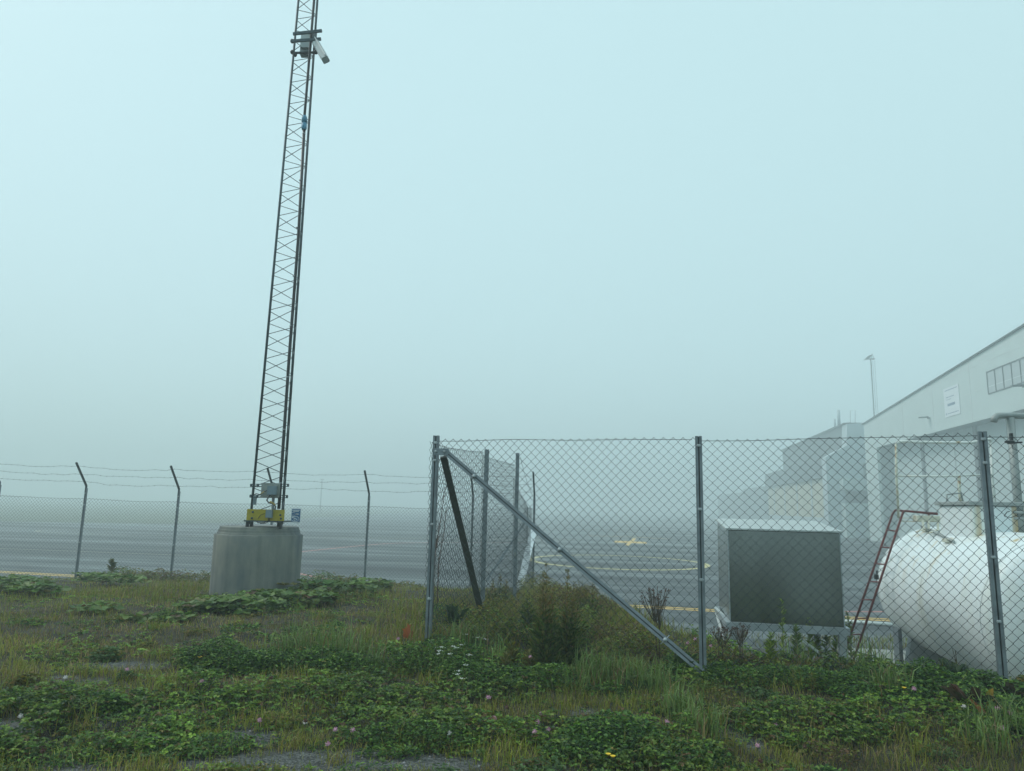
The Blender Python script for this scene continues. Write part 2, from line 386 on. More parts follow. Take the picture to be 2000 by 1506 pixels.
CLOVER = [(450, 1285, 110, 34, -5), (620, 1280, 110, 40, 0), (120, 1395, 210, 30, -6), (250, 1440, 190, 34, -8), (170, 1470, 200, 26, 0), (500, 1365, 200, 28, 3), (850, 1425, 190, 34, 0), (820, 1365, 180, 26, 0), (1180, 1440, 120, 34, 0), (1180, 1480, 120, 26, 0),
          (1420, 1320, 110, 32, 0), (1650, 1330, 160, 34, 6), (1340, 1470, 60, 60, 0), (1850, 1400, 160, 50, 5), (60, 1140, 70, 18, 0), (235, 1138, 60, 16, 0), (470, 1190, 110, 20, 0), (620, 1170, 100, 20, 0), (1570, 1420, 180, 40, 0), (960, 1330, 120, 34, 0), (1480, 1260, 120, 30, 0)]
DRYP = [(760, 1200, 130, 40, 0), (200, 1240, 230, 60, 0), (600, 1225, 150, 18, 0), (420, 1330, 120, 16, 0), (1560, 1370, 160, 20, 0)]

# bank: one sheet
xs = np.concatenate([np.linspace(-60, -16, 45), np.linspace(-15.8, 8, 240), np.linspace(8.2, 26, 40)])
ys = np.concatenate([np.linspace(-12, 3.8, 20), np.linspace(3.9, 13, 150), np.linspace(13.1, 25, 90)])
gx, gy = np.meshgrid(xs, ys); gz = hgt(gx, gy)
nv = gx.size; nx, ny = len(xs), len(ys)
co = np.stack([gx.ravel(), gy.ravel(), gz.ravel()], -1)
idx = np.arange(nv).reshape(ny, nx)
fc = np.stack([idx[:-1, :-1].ravel(), idx[:-1, 1:].ravel(), idx[1:, 1:].ravel(), idx[1:, :-1].ravel()], -1)
keep = (co[fc][:, :, 2].max(1) > GZ - .24)
me = bpy.data.meshes.new('bank'); me.from_pydata(co.tolist(), [], fc[keep].tolist())
me.polygons.foreach_set('use_smooth', [True] * len(me.polygons))
ppx, ppy = proj(co[:, 0], co[:, 1], co[:, 2])
gm = patch(ppx, ppy, GRAVEL, co[:, 0], co[:, 1]) * (co[:, 1] > 3.8) + (co[:, 1] <= 3.8) * .6
gm = np.clip(gm * 1.2, 0, 1)
at = me.attributes.new('gravel', 'FLOAT', 'POINT'); at.data.foreach_set('value', gm.astype(np.float32))
me.materials.append(M['soil'])
ground = bpy.data.objects.new('ground', me); COL.objects.link(ground); tag(ground, kind='structure')

g = MB()
g.add([(-900, -300, GZ), (900, -300, GZ), (900, 900, GZ), (-900, 900, GZ)], [(0, 1, 2, 3)])
tag(g.build('tarmac', M['tarmac']), kind='structure')
fl = MB()
fl.add([Vector((p[0] * Q, p[1] * Q, p[2])) for p in [(-300, 62, GZ + .012), (-52, 66, GZ + .012), (-34, 72, GZ + .012), (-26, 84, GZ + .012), (-30, 110, GZ + .012), (-20, 300, GZ + .012), (-300, 300, GZ + .012)]], [(0, 1, 2, 3, 4, 5, 6)])
tag(fl.build('grass_field', M['field']), kind='structure')
sl = MB()
A_ = Vector((math.sin(R(10.8)), math.cos(R(10.8)), 0))      # the airfield's own axis
B_ = Vector((A_.y, -A_.x, 0)); Z_ = Vector((0, 0, 1))
sl.box(Vector((8.6, 9.7, (GZ - .6) / 2)), (7.0, 4.6, -.6 - GZ), (B_, A_, Z_))
tag(sl.build('concrete_slab', M['slab']), kind='structure')
gp = MB(); gp.box(Vector((3.9, 10.2, (GZ - .61) / 2)), (3.4, 4.4, -.61 - GZ), (B_, A_, Z_)); tag(gp.build('gravel_pad', M['pad']), kind='structure')

# painted lines on the tarmac
def strip(pts, wd, z):
    m_ = MB(); pts = [Vector((p[0] * Q, p[1] * Q, 0)) for p in pts]; wd = wd * Q; vs = []
    for i, p in enumerate(pts):
        t = (pts[min(i + 1, len(pts) - 1)] - pts[max(i - 1, 0)]).normalized(); s_ = Vector((t.y, -t.x, 0)) * wd / 2
        vs += [(p.x + s_.x, p.y + s_.y, z), (p.x - s_.x, p.y - s_.y, z)]
    m_.add(vs, [(2 * i, 2 * i + 2, 2 * i + 3, 2 * i + 1) for i in range(len(pts) - 1)]); return m_
def smooth_pts(P, n=12):
    out = []; P = [Vector((*p, 0)) for p in P]
    for i in range(len(P) - 1):
        p0, p1, p2, p3 = P[max(i - 1, 0)], P[i], P[i + 1], P[min(i + 2, len(P) - 1)]
        for k in range(n):
            t = k / n
            out.append(.5 * ((2 * p1) + (p2 - p0) * t + (2 * p0 - 5 * p1 + 4 * p2 - p3) * t * t + (3 * p1 - p0 - 3 * p2 + p3) * t ** 3))
    out.append(P[-1]); return [(q.x, q.y) for q in out]
ZM = GZ + .005
a_, b_ = Vector((-40, 30.2, 0)), Vector((10.9, 18.35, 0))
t_ = (b_ - a_).normalized(); n2_ = Vector((-t_.y, t_.x, 0))
dl = MB()
for o_ in (-.16, .16):
    q = strip([a_ + n2_ * o_, b_ + n2_ * o_], .15, ZM); dl.add(q.v, q.f)
tag(dl.build('double_yellow_line', M['ymark']), kind='structure')
tag(strip([(5.4 + 4.25 * math.cos(t), 36 + 4.4 * math.sin(t)) for t in np.linspace(0, 2 * PI, 73)], .30, ZM).build('circle_marking', M['ymark2']), kind='structure')
tag(strip(smooth_pts([(-10, 30.6), (-7.61, 26.72), (-4.84, 23.91), (-2.2, 22.4), (-.2, 21.9)]), .2, ZM).build('red_line', M['rmark']), kind='structure')
tag(strip(smooth_pts([(-12, 32), (-10.72, 37.54), (-8.14, 45.83), (-5.58, 48.8), (1, 52)]), .3, ZM).build('red_line', M['rmark']), kind='structure')
tag(strip([(8.4, 19.9), (10.3, 20.15)], .17, ZM).build('red_line', M['rmark']), kind='structure')
lp = smooth_pts([(-24, 58), (-31, 56.5), (-34, 53.2), (-32, 50.6), (-26, 49.5), (-18, 50.6), (-8, 54), (6, 58)])
tag(strip(lp, .3, ZM).build('pale_guide_line', M['wmark']), kind='structure')
tag(strip(smooth_pts([(-60, 40.5), (-30, 36), (-12, 33.2)]), .15, ZM).build('pale_guide_line', M['wmark']), kind='structure')
pq = [PZ(x, y, ZM) for x, y in ((1150, 1046.5), (1230, 1048.5), (1310, 1053))]
mk = strip([(p.x / Q, p.y / Q) for p in pq], .35, ZM)
for quad in (((1202, 1056), (1262, 1058.5), (1264, 1062), (1198, 1059.5)), ((1237, 1051), (1243, 1052), (1228, 1066), (1221, 1065))):
    mk.add([(*PZ(x, y, ZM + (.004 if quad[0][0] > 1220 else 0))[:2], ZM + (.004 if quad[0][0] > 1220 else 0)) for x, y in quad], [(0, 1, 2, 3)])
tag(mk.build('stand_marking', M['ymark']), kind='structure')
cv = smooth_pts([(6.15, 19.4), (6.35, 19.75), (6.75, 19.8), (7.05, 19.4)])
tag(strip(cv, .12, ZM + .004).build('small_curved_marking', M['ymark']), kind='structure')

# ------------------------------------------------------------------ buildings
K = PZ(1700, 1055, GZ); K.z = GZ
def PW(px, py, off=0.0, base=None, d=A_):
    """photo point on a vertical wall through base along d, pushed off metres towards B_"""
    base = (base or K) + B_ * off; v = ray(px, py); n = Vector((d.y, -d.x, 0))
    t = (base - C0).dot(n) / v.dot(n); return C0 + v * t
hg = empty('hangar', K, 'large pale panelled hangar with sloping roofline and recessed lower wall behind the white tank', 'building')
top0 = PW(1700, 823); top1 = PW(2000, 641); fb0 = PW(1724, 870); fb1 = PW(2000, 795)
fbz = (fb0.z + fb1.z) / 2
sl_ = (top1.z - top0.z) / (top1 - top0).to_2d().length
def Wp(s_, z, off=0): return Vector((K.x, K.y, 0)) - A_ * s_ + B_ * off + Z_ * z      # s_ metres towards the camera
def roofz(s_): return top0.z + sl_ * s_
SL = 44.0 * Q; pilw = (PW(1724, 950) - PW(1700, 950)).to_2d().length
# the whole shell as one prism: end pillar + fascia, then the recessed wall
b = MB()
b.prism([Wp(0, GZ), Wp(pilw, GZ), Wp(pilw, fbz), Wp(SL, fbz), Wp(SL, roofz(SL)), Wp(0, roofz(0))], B_ * .5)
b.prism([Wp(0.01, GZ, .501), Wp(0.01, roofz(0) - .35, .501), Wp(0.01, roofz(0) - .35, 45), Wp(0.01, GZ, 45)], -A_ * .5)
b.build('wall', M['hangar'], hg)
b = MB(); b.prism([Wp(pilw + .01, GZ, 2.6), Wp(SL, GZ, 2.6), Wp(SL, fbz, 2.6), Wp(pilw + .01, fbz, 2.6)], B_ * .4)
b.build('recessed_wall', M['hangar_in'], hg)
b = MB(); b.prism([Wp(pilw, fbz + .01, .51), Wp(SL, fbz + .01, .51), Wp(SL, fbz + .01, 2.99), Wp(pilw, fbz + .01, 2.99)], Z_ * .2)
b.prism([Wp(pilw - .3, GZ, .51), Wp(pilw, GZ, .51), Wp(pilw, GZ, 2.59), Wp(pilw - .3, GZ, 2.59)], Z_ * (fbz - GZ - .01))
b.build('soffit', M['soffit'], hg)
b = MB(); b.prism([Wp(-.4, roofz(-.4) - .12), Wp(SL, roofz(SL) - .12), Wp(SL, roofz(SL) + .08), Wp(-.4, roofz(-.4) + .08)], B_ * 40)
ro = b.build('roof', M['trim'], hg); ro.location = -B_ * .25
b = MB(); b.prism([Wp(pilw, fbz - .16, -.08), Wp(SL, fbz - .16, -.08), Wp(SL, fbz + .16, -.08), Wp(pilw, fbz + .16, -.08)], B_ * .078)
b.build('fascia_edge', M['hangar'], hg)
def wall_s(px, py, off=0):
    p = PW(px, py, off); return -(p - K - B_ * off).dot(A_)
for px in (1762, 1822, 1898):
    s_ = wall_s(px, 800)
    MB().prism([Wp(s_ - .07, fbz + .17, -.03), Wp(s_ + .07, fbz + .17, -.03), Wp(s_ + .07, roofz(s_) - .05, -.03), Wp(s_ - .07, roofz(s_) - .05, -.03)], B_ * .028).build('panel_joint', M['joint'], hg)
for zz in (fbz + 1.9 * Q, fbz + 3.6 * Q):
    s1 = max(0, (zz - top0.z) / sl_ + .2)
    MB().prism([Wp(s1, zz, -.02), Wp(SL, zz, -.02), Wp(SL, zz + .05, -.02), Wp(s1, zz + .05, -.02)], B_ * .018).build('panel_joint', M['joint'], hg)
for px in (1809, 1916, 1985):
    s_ = wall_s(px, 950, 2.6)
    MB().prism([Wp(s_ - .45, GZ, 2.3), Wp(s_ + .35, GZ, 2.3), Wp(s_ + .35, fbz - .01, 2.3), Wp(s_ - .45, fbz - .01, 2.3)], B_ * .29).build('column', M['col'], hg)
s_ = wall_s(1738, 950, 2.6)
MB().prism([Wp(s_ - .06, GZ, 2.45), Wp(s_ + .06, GZ, 2.45), Wp(s_ + .06, fbz - .01, 2.45), Wp(s_ - .06, fbz - .01, 2.45)], B_ * .14).build('door_track', M['col'], hg)
s_ = wall_s(1870, 950, 2.6)
MB().prism([Wp(s_ - .1, GZ, 2.5), Wp(s_ + .1, GZ, 2.5), Wp(s_ + .1, fbz - .01, 2.5), Wp(s_ - .1, fbz - .01, 2.5)], B_ * .09).build('wall_seam', M['joint'], hg)
# high window strip
zb, zt = PW(1930, 769).z, PW(1928, 728).z; sw = [wall_s(px, 745) for px in (1929, 1943, 1958, 1977, 1996)]
stp = (sw[-1] - sw[0]) / 4; sw = [sw[0] + stp * i for i in range(9)]
wn = MB()
for i, s1 in enumerate(sw): wn.prism([Wp(s1 - .06, zb, -.08), Wp(s1 + .06, zb, -.08), Wp(s1 + .06, zt, -.08), Wp(s1 - .06, zt, -.08)], B_ * .079)
wn.prism([Wp(sw[0] - .06, zt, -.085), Wp(sw[-1] + .06, zt, -.085), Wp(sw[-1] + .06, zt + .12, -.085), Wp(sw[0] - .06, zt + .12, -.085)], B_ * .084)
wn.prism([Wp(sw[0] - .06, zb - .12, -.085), Wp(sw[-1] + .06, zb - .12, -.085), Wp(sw[-1] + .06, zb, -.085), Wp(sw[0] - .06, zb, -.085)], B_ * .084)
wf = wn.build('window', M['col'], hg)
MB().prism([Wp(sw[0], zb, -.012), Wp(sw[-1], zb, -.012), Wp(sw[-1], zt, -.012), Wp(sw[0], zt, -.012)], B_ * .01).build('pane', M['glass'], wf)

# sign board on the hangar
c1, c2_ = PW(1845, 760), PW(1874, 757)
s1, s2 = wall_s(1845, 785), wall_s(1875, 785); zt2 = PW(1860, 754).z; zb2 = PW(1862, 812).z
sg = empty('wall_sign', Wp((s1 + s2) / 2, zb2, -.05), 'white company sign board with faint blue lettering high on the hangar wall', 'sign')
MB().prism([Wp(s1, zb2, -.07), Wp(s2, zb2, -.07), Wp(s2, zt2, -.07), Wp(s1, zt2, -.07)], B_ * .06).build('board', M['white'], sg)
M['letter'] = mat('faded_blue_letter', (.10, .17, .27), .6, 0, .1, 3)
lt = MB(); wS = s2 - s1; hS = zt2 - zb2
def lrow(y, x0, x1, hh, gap, lo=.12, hi=.22):
    x = x0; rr = random.Random(int(y * 100))
    while x < x1:
        ww = min(rr.uniform(lo, hi) * wS * .35, x1 * 1.0 - x)
        lt.prism([Wp(s1 + x, zb2 + y * hS, -.078), Wp(s1 + x + ww, zb2 + y * hS, -.078), Wp(s1 + x + ww, zb2 + y * hS + hh, -.078), Wp(s1 + x, zb2 + y * hS + hh, -.078)], B_ * .006); x += ww + gap
lrow(.90, .1 * wS, .92 * wS, .10, .05); lrow(.66, .14 * wS, .7 * wS, .09, .05); lrow(.58, .14 * wS, .5 * wS, .07, .05)
lrow(.36, .22 * wS, .72 * wS, .34, .05, .16, .24); lrow(.10, .2 * wS, .92 * wS, .09, .05); lrow(.08, .08 * wS, .14 * wS, .24, .05)
lt.build('lettering', M['letter'], sg)

# lamps on the hangar
def hlamp(px, py, lab):
    s_ = wall_s(px, py); p = PW(px, py)
    e = empty('wall_lamp', p, lab, 'lamp', 'arm lamps on the hangar wall')
    c = Wp(s_, p.z); MB().box(c - B_ * .18 - Z_ * .12, (.36, .2, .2), (B_, A_, Z_)).build('bracket', M['col'], e)
    m_ = MB(); m_.prism([c - B_ * .3 + Z_ * .1 - A_ * .35, c - B_ * .3 + Z_ * .1 + A_ * .35, c - B_ * 1.5 + Z_ * .02 + A_ * .2, c - B_ * 1.5 + Z_ * .02 - A_ * .2], -Z_ * .16)
    m_.build('lamp_head', M['col'], e)
hlamp(1816, 815, 'flat arm lamp on the hangar wall, left of the white sign board')
hlamp(2004, 753, 'flat arm lamp below the hangar window strip, cut off by the photo edge')

# second building, seen beyond the hangar corner

def P2(px, py, D): return PY(px, py, D)
D2 = K.y + 3.5 * Q
tb = empty('terminal_building', P2(1655, 1050, D2), 'hazy stepped building with dark cladding and beige panels beyond the hangar corner', 'building')
x2 = P2(1655, 828, D2); x3 = P2(1700, 824, D2)
# front block (pale, sloping shoulder to the left)
poly = [P2(1613, 893, D2), P2(1654, 870, D2), P2(1654, 828, D2), P2(1706, 824, D2)]
poly = [Vector((poly[0].x, poly[0].y, GZ))] + poly + [Vector((poly[3].x, poly[3].y, GZ))]
MB().prism(poly, A_ * 2 * Q).build('wall', M['blue_wall'], tb)
Lz = x2.z
c0 = Vector((x2.x, x2.y, 0)) + A_ * .8 - B_ * .05
far_u = 37 * Q; lft = (P2(1613, 893, D2) - x2).to_2d().length
c1_ = Vector((P2(1613, 893, D2).x, P2(1613, 893, D2).y, 0)) + A_ * 8.01
m_ = MB(); m_.prism([c0 + Z_ * (EYE + 5.2 * Q), c0 + Z_ * Lz, c0 + A_ * far_u + Z_ * Lz, c0 + A_ * far_u + Z_ * (EYE + 4.6 * Q)], B_ * 10); m_.build('upper_wall', M['dark_clad'], tb)
m_ = MB(); cc = c0 - B_ * .4 + Z_ * Lz; m_.prism([cc, cc + A_ * (far_u + .3), cc + A_ * (far_u + .3) + Z_ * .35, cc + Z_ * .35], B_ * 10.4); m_.build('roof', M['trim'], tb)
LB = c1_ + A_ * .1
LB = Vector((P2(1613, 893, D2).x, P2(1613, 893, D2).y, 0)) + A_ * 2.02 * Q + B_ * 1.2 * Q
m_ = MB(); m_.prism([LB + Z_ * (EYE + 3.9 * Q), LB + Z_ * (EYE + 6.1 * Q), LB + A_ * 46 * Q + Z_ * (EYE + 6.1 * Q), LB + A_ * 46 * Q + Z_ * (EYE + 3.9 * Q)], B_ * 8); m_.build('awning', M['dark_clad'], tb)
m_ = MB(); q0 = LB + B_ * .8; m_.prism([q0 + Z_ * (GZ + 2.0 * Q), q0 + Z_ * (EYE + 3.89 * Q), q0 + A_ * 46 * Q + Z_ * (EYE + 3.89 * Q), q0 + A_ * 46 * Q + Z_ * (GZ + 2.0 * Q)], B_ * 6); m_.build('panel_wall', M['warm_panel'], tb)
m_ = MB(); m_.prism([q0 - B_ * .05 + Z_ * GZ, q0 - B_ * .05 + Z_ * (GZ + 1.99 * Q), q0 - B_ * .05 + A_ * 46 * Q + Z_ * (GZ + 1.99 * Q), q0 - B_ * .05 + A_ * 46 * Q + Z_ * GZ], B_ * 6); m_.build('plinth', M['blue_wall'], tb)
for i in range(5):
    o_ = q0 + A_ * (4 + i * 9) * Q; MB().box(o_ - B_ * .06 + Z_ * ((GZ + 2 * Q + EYE + 3.9 * Q) / 2), (.1, 1.2, EYE + 3.86 * Q - GZ - 2 * Q), (B_, A_, Z_)).build('pillar', M['blue_wall'], tb)
# entrance canopy and porch on the front block
pc = P2(1672, 958, D2 - .3)
for (xa, ya, xb, yb, dd, nm, mm) in ((1640, 936, 1700, 957, 1.6, 'canopy', 'hangar'), (1652, 960, 1700, 982, .5, 'window', 'dark_clad'), (1646, 984, 1690, 1050, 1.8, 'porch', 'hangar'), (1663, 1006, 1680, 1050, 1.95, 'door', 'blue_wall'), (1688, 905, 1700, 935, .4, 'vent', 'dark_clad')):
    pa = P2(xa, yb, D2); pb = P2(xb, ya, D2); y_ = pa.y
    MB().prism([Vector((pa.x, y_, pa.z)), Vector((pb.x, y_, pa.z)), Vector((pb.x, y_, pb.z)), Vector((pa.x, y_, pb.z))], Vector((0, -dd, 0))).build(nm, M[mm], tb)
# roof ventilation pipes
for px, y0, y1, rr in ((1639, 801, 830, .35), (1631, 818, 834, .2)):
    p = P2(px, y1, D2 + 9 * Q); q = P2(px, y0, D2 + 9 * Q); MB().tube([p, Vector((p.x, p.y, q.z))], rr, 8).build('vent_pipe', M['blue_wall'], tb)
p0, p1 = P2(1661, 829, D2 + 3 * Q), P2(1670, 829, D2 + 3 * Q); zt_ = P2(1665, 802, D2 + 3 * Q).z
m_ = MB(); m_.tube([p0, Vector((p0.x + .1, p0.y, zt_)), Vector((p1.x + .2, p1.y, zt_)), p1], .05, 6); m_.build('roof_ladder_hoop', M['col'], tb)

fb_ = empty('distant_building', PY(1440, 1010, 150 * Q), 'faint grey building almost lost in the fog left of the beige-panelled one', 'building')
q = PY(1452, 955, 175 * Q); q2 = PY(1492, 932, 160 * Q)
m_ = MB(); m_.prism([Vector((q.x, q.y, GZ)), Vector((q.x, q.y, q.z)), Vector((q2.x, q2.y, q.z + .5)), Vector((q2.x, q2.y, GZ))], B_ * 14); m_.build('wall', M['dark_clad'], fb_)
q3 = PY(1402, 975, 215 * Q)
m_ = MB(); m_.prism([Vector((q3.x, q3.y, GZ)), Vector((q3.x, q3.y, q.z - 1.5)), Vector((q.x, q.y + .02, q.z - 1.5)), Vector((q.x, q.y + .02, GZ))], B_ * 14); m_.build('annex', M['dark_clad'], fb_)

# light mast on the apron
LD = 82 * Q; lm0 = PY(1708, 822, LD); lm0.z = GZ
lm = empty('floodlight_mast', lm0, 'tall floodlight mast with ladder fading into fog above the hangar roof', 'light mast')
zt_ = PY(1702, 702, LD).z
MB().tube([lm0, lm0 + Z_ * (zt_ - GZ)], .13, 8).build('pole', M['mast'], lm)
l_ = MB()
for o_ in (.5, .95): l_.tube([lm0 + Vector((o_, 0, 0)), lm0 + Vector((o_ - .1, 0, zt_ - GZ - .3))], .03, 5)
zz = 8.0
while zz < zt_ - GZ: l_.tube([lm0 + Vector((.5, 0, zz)), lm0 + Vector((.9, 0, zz))], .018, 4); zz += .42
l_.build('ladder', M['mast'], lm)
tp = lm0 + Z_ * (zt_ - GZ)
MB().box(tp + Vector((.25, 0, .1)), (1.1, .8, .14)).build('platform', M['mast'], lm)
for k, (dx, dz) in enumerate(((-.95, -.02), (-.6, .3), (-.3, .6))):
    m_ = MB(); c = tp + Vector((dx, -.2, dz)); m_.prism([c + Vector((-.55, 0, -.12)), c + Vector((.5, 0, .05)), c + Vector((.55, 0, .45)), c + Vector((.1, 0, .3))], Vector((0, .7, 0))); m_.build('floodlight', M['mast'], lm)
m_ = MB(); m_.tube([tp + Vector((.2, 0, .2)), tp + Vector((.35, 0, 1.35)), tp + Vector((.75, 0, .2))], .06, 5); m_.build('top_frame', M['mast'], lm)

dm = PY(625, 1000, 150 * Q); dm.z = GZ; dh = PY(625, 936, 150 * Q).z - GZ
de = empty('distant_mast', dm, 'very faint thin mast in the fog just right of the lattice mast foot', 'mast')
MB().tube([dm, dm + Z_ * dh], .22, 6).build('pole', M['mast'], de)
MB().box(dm + Z_ * dh, (1.4, .4, .25)).build('crosshead', M['mast'], de)
m_p = PZ(1693, 1062, GZ)
tag(MB().tube([m_p, m_p + Vector((.12, 0, .6)), m_p + Vector((.2, 0, 1.15))], .12, 6, scale=[1, 1, .5]).build('delineator_post', M['mast_dark']), 'small dark marker post on the tarmac by the hangar corner', 'marker post')

# ------------------------------------------------------------------ concrete ring and lattice mast
RC = Vector((-4.09, 11.95, 0)); gr_ = H(-4.1, 11.6) - .25; ZT = 1.205
b = MB(); rr = random.Random(5)
prof = [(0, .685), (.3, .687), (.8, .690), (1.08 - gr_ - .02, .692), (1.08 - gr_, .684), (1.08 - gr_ + .003, .655), (1.08 - gr_ + .03, .648), (1.08 - gr_ + .034, .638), (1.08 - gr_ + .075, .634), (1.08 - gr_ + .079, .624), (ZT - gr_ - .008, .618), (ZT - gr_, .606)]
b.lathe(RC + Z_ * gr_, (0, 0, 1), prof, 72, False)
for i in range(len(b.v)):
    v = b.v[i]; a = math.atan2(v[1] - RC.y, v[0] - RC.x); k = 1
    if v[2] > 1.0: v = (v[0], v[1], v[2] + .016 * (float(vnoise(a * 4 + 9, 2, 1.3)) - .5))
    b.v[i] = (RC.x + (v[0] - RC.x) * k, RC.y + (v[1] - RC.y) * k, v[2])
for i in range(len(b.sm)): b.sm[i] = True
ring = b.build('concrete_ring', M['concrete'])
try:
    ring.data.set_sharp_from_angle(angle=R(35))
except Exception: pass
tag(ring, 'grey weathered concrete ring standing in weeds, carrying the lattice mast', 'concrete ring')

mast = empty('lattice_mast', (-4.1, 11.8, ZT), 'tall slim triangular lattice mast with yellow base plate on the concrete ring', 'lattice mast')
KX = 1.07
def leg(pb, pt):
    return pb, pb + (pt - pb) * KX
LL = leg(PY(491, 997, 11.72), PY(583, 0, 11.79)); LRb = leg(PY(553.2, 997, 11.98), PY(620.5, 0, 11.96)); LF = leg(PY(550.5, 997, 11.55), PY(618.5, 0, 11.65))
def at_z(Lg, z): a, c = Lg; return a + (c - a) * ((z - a.z) / (c.z - a.z))
for Lg, r_ in ((LL, .021), (LRb, .0155), (LF, .008)):
    lo = at_z(Lg, 1.24); MB().tube([lo, Lg[1]], r_, 10).build('leg', M['mast'], mast)
br = MB(); P_ = .425; z = 1.42; top_z = LL[1].z
while z < top_z - .1:
    for A1, A2, ph in ((LL, LRb, 0), (LL, LF, P_ / 2), (LF, LRb, 0)):
        z0 = z + ph
        p, q, s_ = at_z(A1, z0), at_z(A2, z0 + P_ / 2 - .012), at_z(A1, z0 + P_ - .024)
        br.tube([p, q], .0062, 5); br.tube([q + Z_ * .012, s_ + Z_ * .0], .0062, 5)
    z += P_
br.build('lattice', M['mast'], mast)
ct = [PY(x, y, 11.5) for x, y in ((544.5, 994), (547, 959), (564.6, 700), (583, 460), (594, 254))] ; ct2 = [PY(x, y, 11.52) for x, y in ((594.8, 226), (597, 200), (613.5, 0), (618, -60))]
MB().tube(ct, .026, 10).tube(ct2, .023, 10).build('cable_conduit', M['mast_dark'], mast)
ca, cb = PY(593.7, 254, 11.5), PY(595, 226, 11.5)
m_ = MB(); d_ = (cb - ca).length; m_.lathe(ca, cb - ca, [(0, .034), (.03, .046), (d_ * .42, .048), (d_ * .43, .036), (d_ * .55, .036), (d_ * .56, .048), (d_ * .85, .046), (d_, .030)], 14)
m_.build('coupling', M['cyan_coupling'], mast)
for z in np.arange(1.9, top_z, .86):
    t = (z - ct[0].z) / (ct[4].z - ct[0].z)
    if t < 1: c = ct[0].lerp(ct[4], t); MB().lathe(c, (0, 0, 1), [(0, .029), (.012, .029)], 10).build('cable_tie', M['galv_light'], mast)
# yellow base plate, feet, boxes
def rect(pa, pb, d, th, d2=None):
    a = PY(*pa, d); c = PY(*pb, d2 or d)
    m_ = MB(); m_.prism([Vector((a.x, a.y, a.z)), Vector((c.x, c.y, a.z)), Vector((c.x, c.y, c.z)), Vector((a.x, a.y, c.z))], Vector((0, th, 0))); return m_
yp = rect((481, 1016), (556, 996), 11.42, .012, 11.40).build('base_plate', M['yellow'], mast)
for px, py in ((494, 1000), (548, 1006), (492, 1012), (549, 1013)):
    MB().lathe(PY(px, py, 11.41), (0, -1, 0), [(0, .018), (.014, .018), (.014, .01), (.03, .01)], 6).build('bolt', M['mast'], yp)
bf = MB(); a, c = PY(480, 1017, 11.5), PY(557, 1017, 11.5)
bf.box(Vector(((a.x + c.x) / 2, 11.62, a.z)), (c.x - a.x, .42, .022)); bf.build('base_frame', M['mast'], mast)
for px, d in ((484, 11.45), (492, 11.62), (549, 11.45), (545, 11.85)):
    c = PY(px, 1016, d); MB().box((c.x, d, (c.z + ZT) / 2 - .005), (.045, .05, max(.03, c.z - ZT + .02)), bev=.006).build('foot', M['mast_dark'], mast)
cb_ = rect((518, 1011), (531, 996), 11.33, .07); cb_.build('junction_box', M['box_grey'], mast)
for px1, py1, px2, py2 in ((489, 948, 564, 948), (488, 969, 562, 970)):
    a, c = PY(px1, py1, 11.5), PY(px2, py2, 11.5)
    m_ = MB(); m_.bar(a + Z_ * .018, c + Z_ * .018, .02, .012).bar(a - Z_ * .018, c - Z_ * .018, .02, .012)
    for t in (0.02, .2, .8, .98):
        m_.box(a.lerp(c, t), (.03, .02, .03))
    m_.build('cross_rail', M['mast'], mast)
bp_ = rect((509, 971), (547, 944), 11.45, .02).build('backing_plate', M['plate_grey'], mast)
rect((521, 966), (538.5, 949.5), 11.36, .088).build('junction_box', M['box_grey'], mast)
rect((538.8, 969), (535.2, 969), 11.4, .01)
rect((493.5, 986), (500, 968), 11.68, .05).build('junction_box', M['box_grey'], mast)
class Cab:
    def tube(s, *a): MB().tube(*a).build('cable', M['cable'], mast)
c_ = Cab()
c_.tube([PY(x, y, 11.37) for x, y in ((522, 958), (514, 961), (508, 966), (500, 964), (495, 968))], .007, 6)
c_.tube([PY(x, y, 11.37) for x, y in ((528, 967), (524, 972), (521, 977), (525, 982), (534, 984), (538, 989), (537, 996))], .011, 6)
c_.tube([PY(x, y, 11.36) for x, y in ((524, 1011), (524, 1017), (515, 1021), (505, 1021), (500, 1018))], .007, 6)
c_.tube([PY(x, y, 11.36) for x, y in ((527, 1011), (526, 1018), (519, 1022), (508, 1022.5))], .006, 6)
c_.tube([PY(x, y, 11.38) for x, y in ((517, 1003), (509, 1006), (504, 1013))], .004, 6)
c_.tube([PY(x, y, 11.38) for x, y in ((536, 1017), (538, 1020), (541, 1020), (543, 1017))], .005, 6)
MB().tube([PY(x, y, 11.36) for x, y in ((527, 980), (532, 982), (537, 986))], .015, 6).build('cable_sleeve', M['cable_y'], mast); MB().tube([PY(x, y, 11.36) for x, y in ((509, 965), (516, 960))], .009, 6).build('cable_sleeve', M['cable_y'], mast)
MB().tube([PY(532.5, 1020, 11.55), PY(533.5, 970, 11.5)], .02, 8).build('conduit_stub', M['galv'], mast)

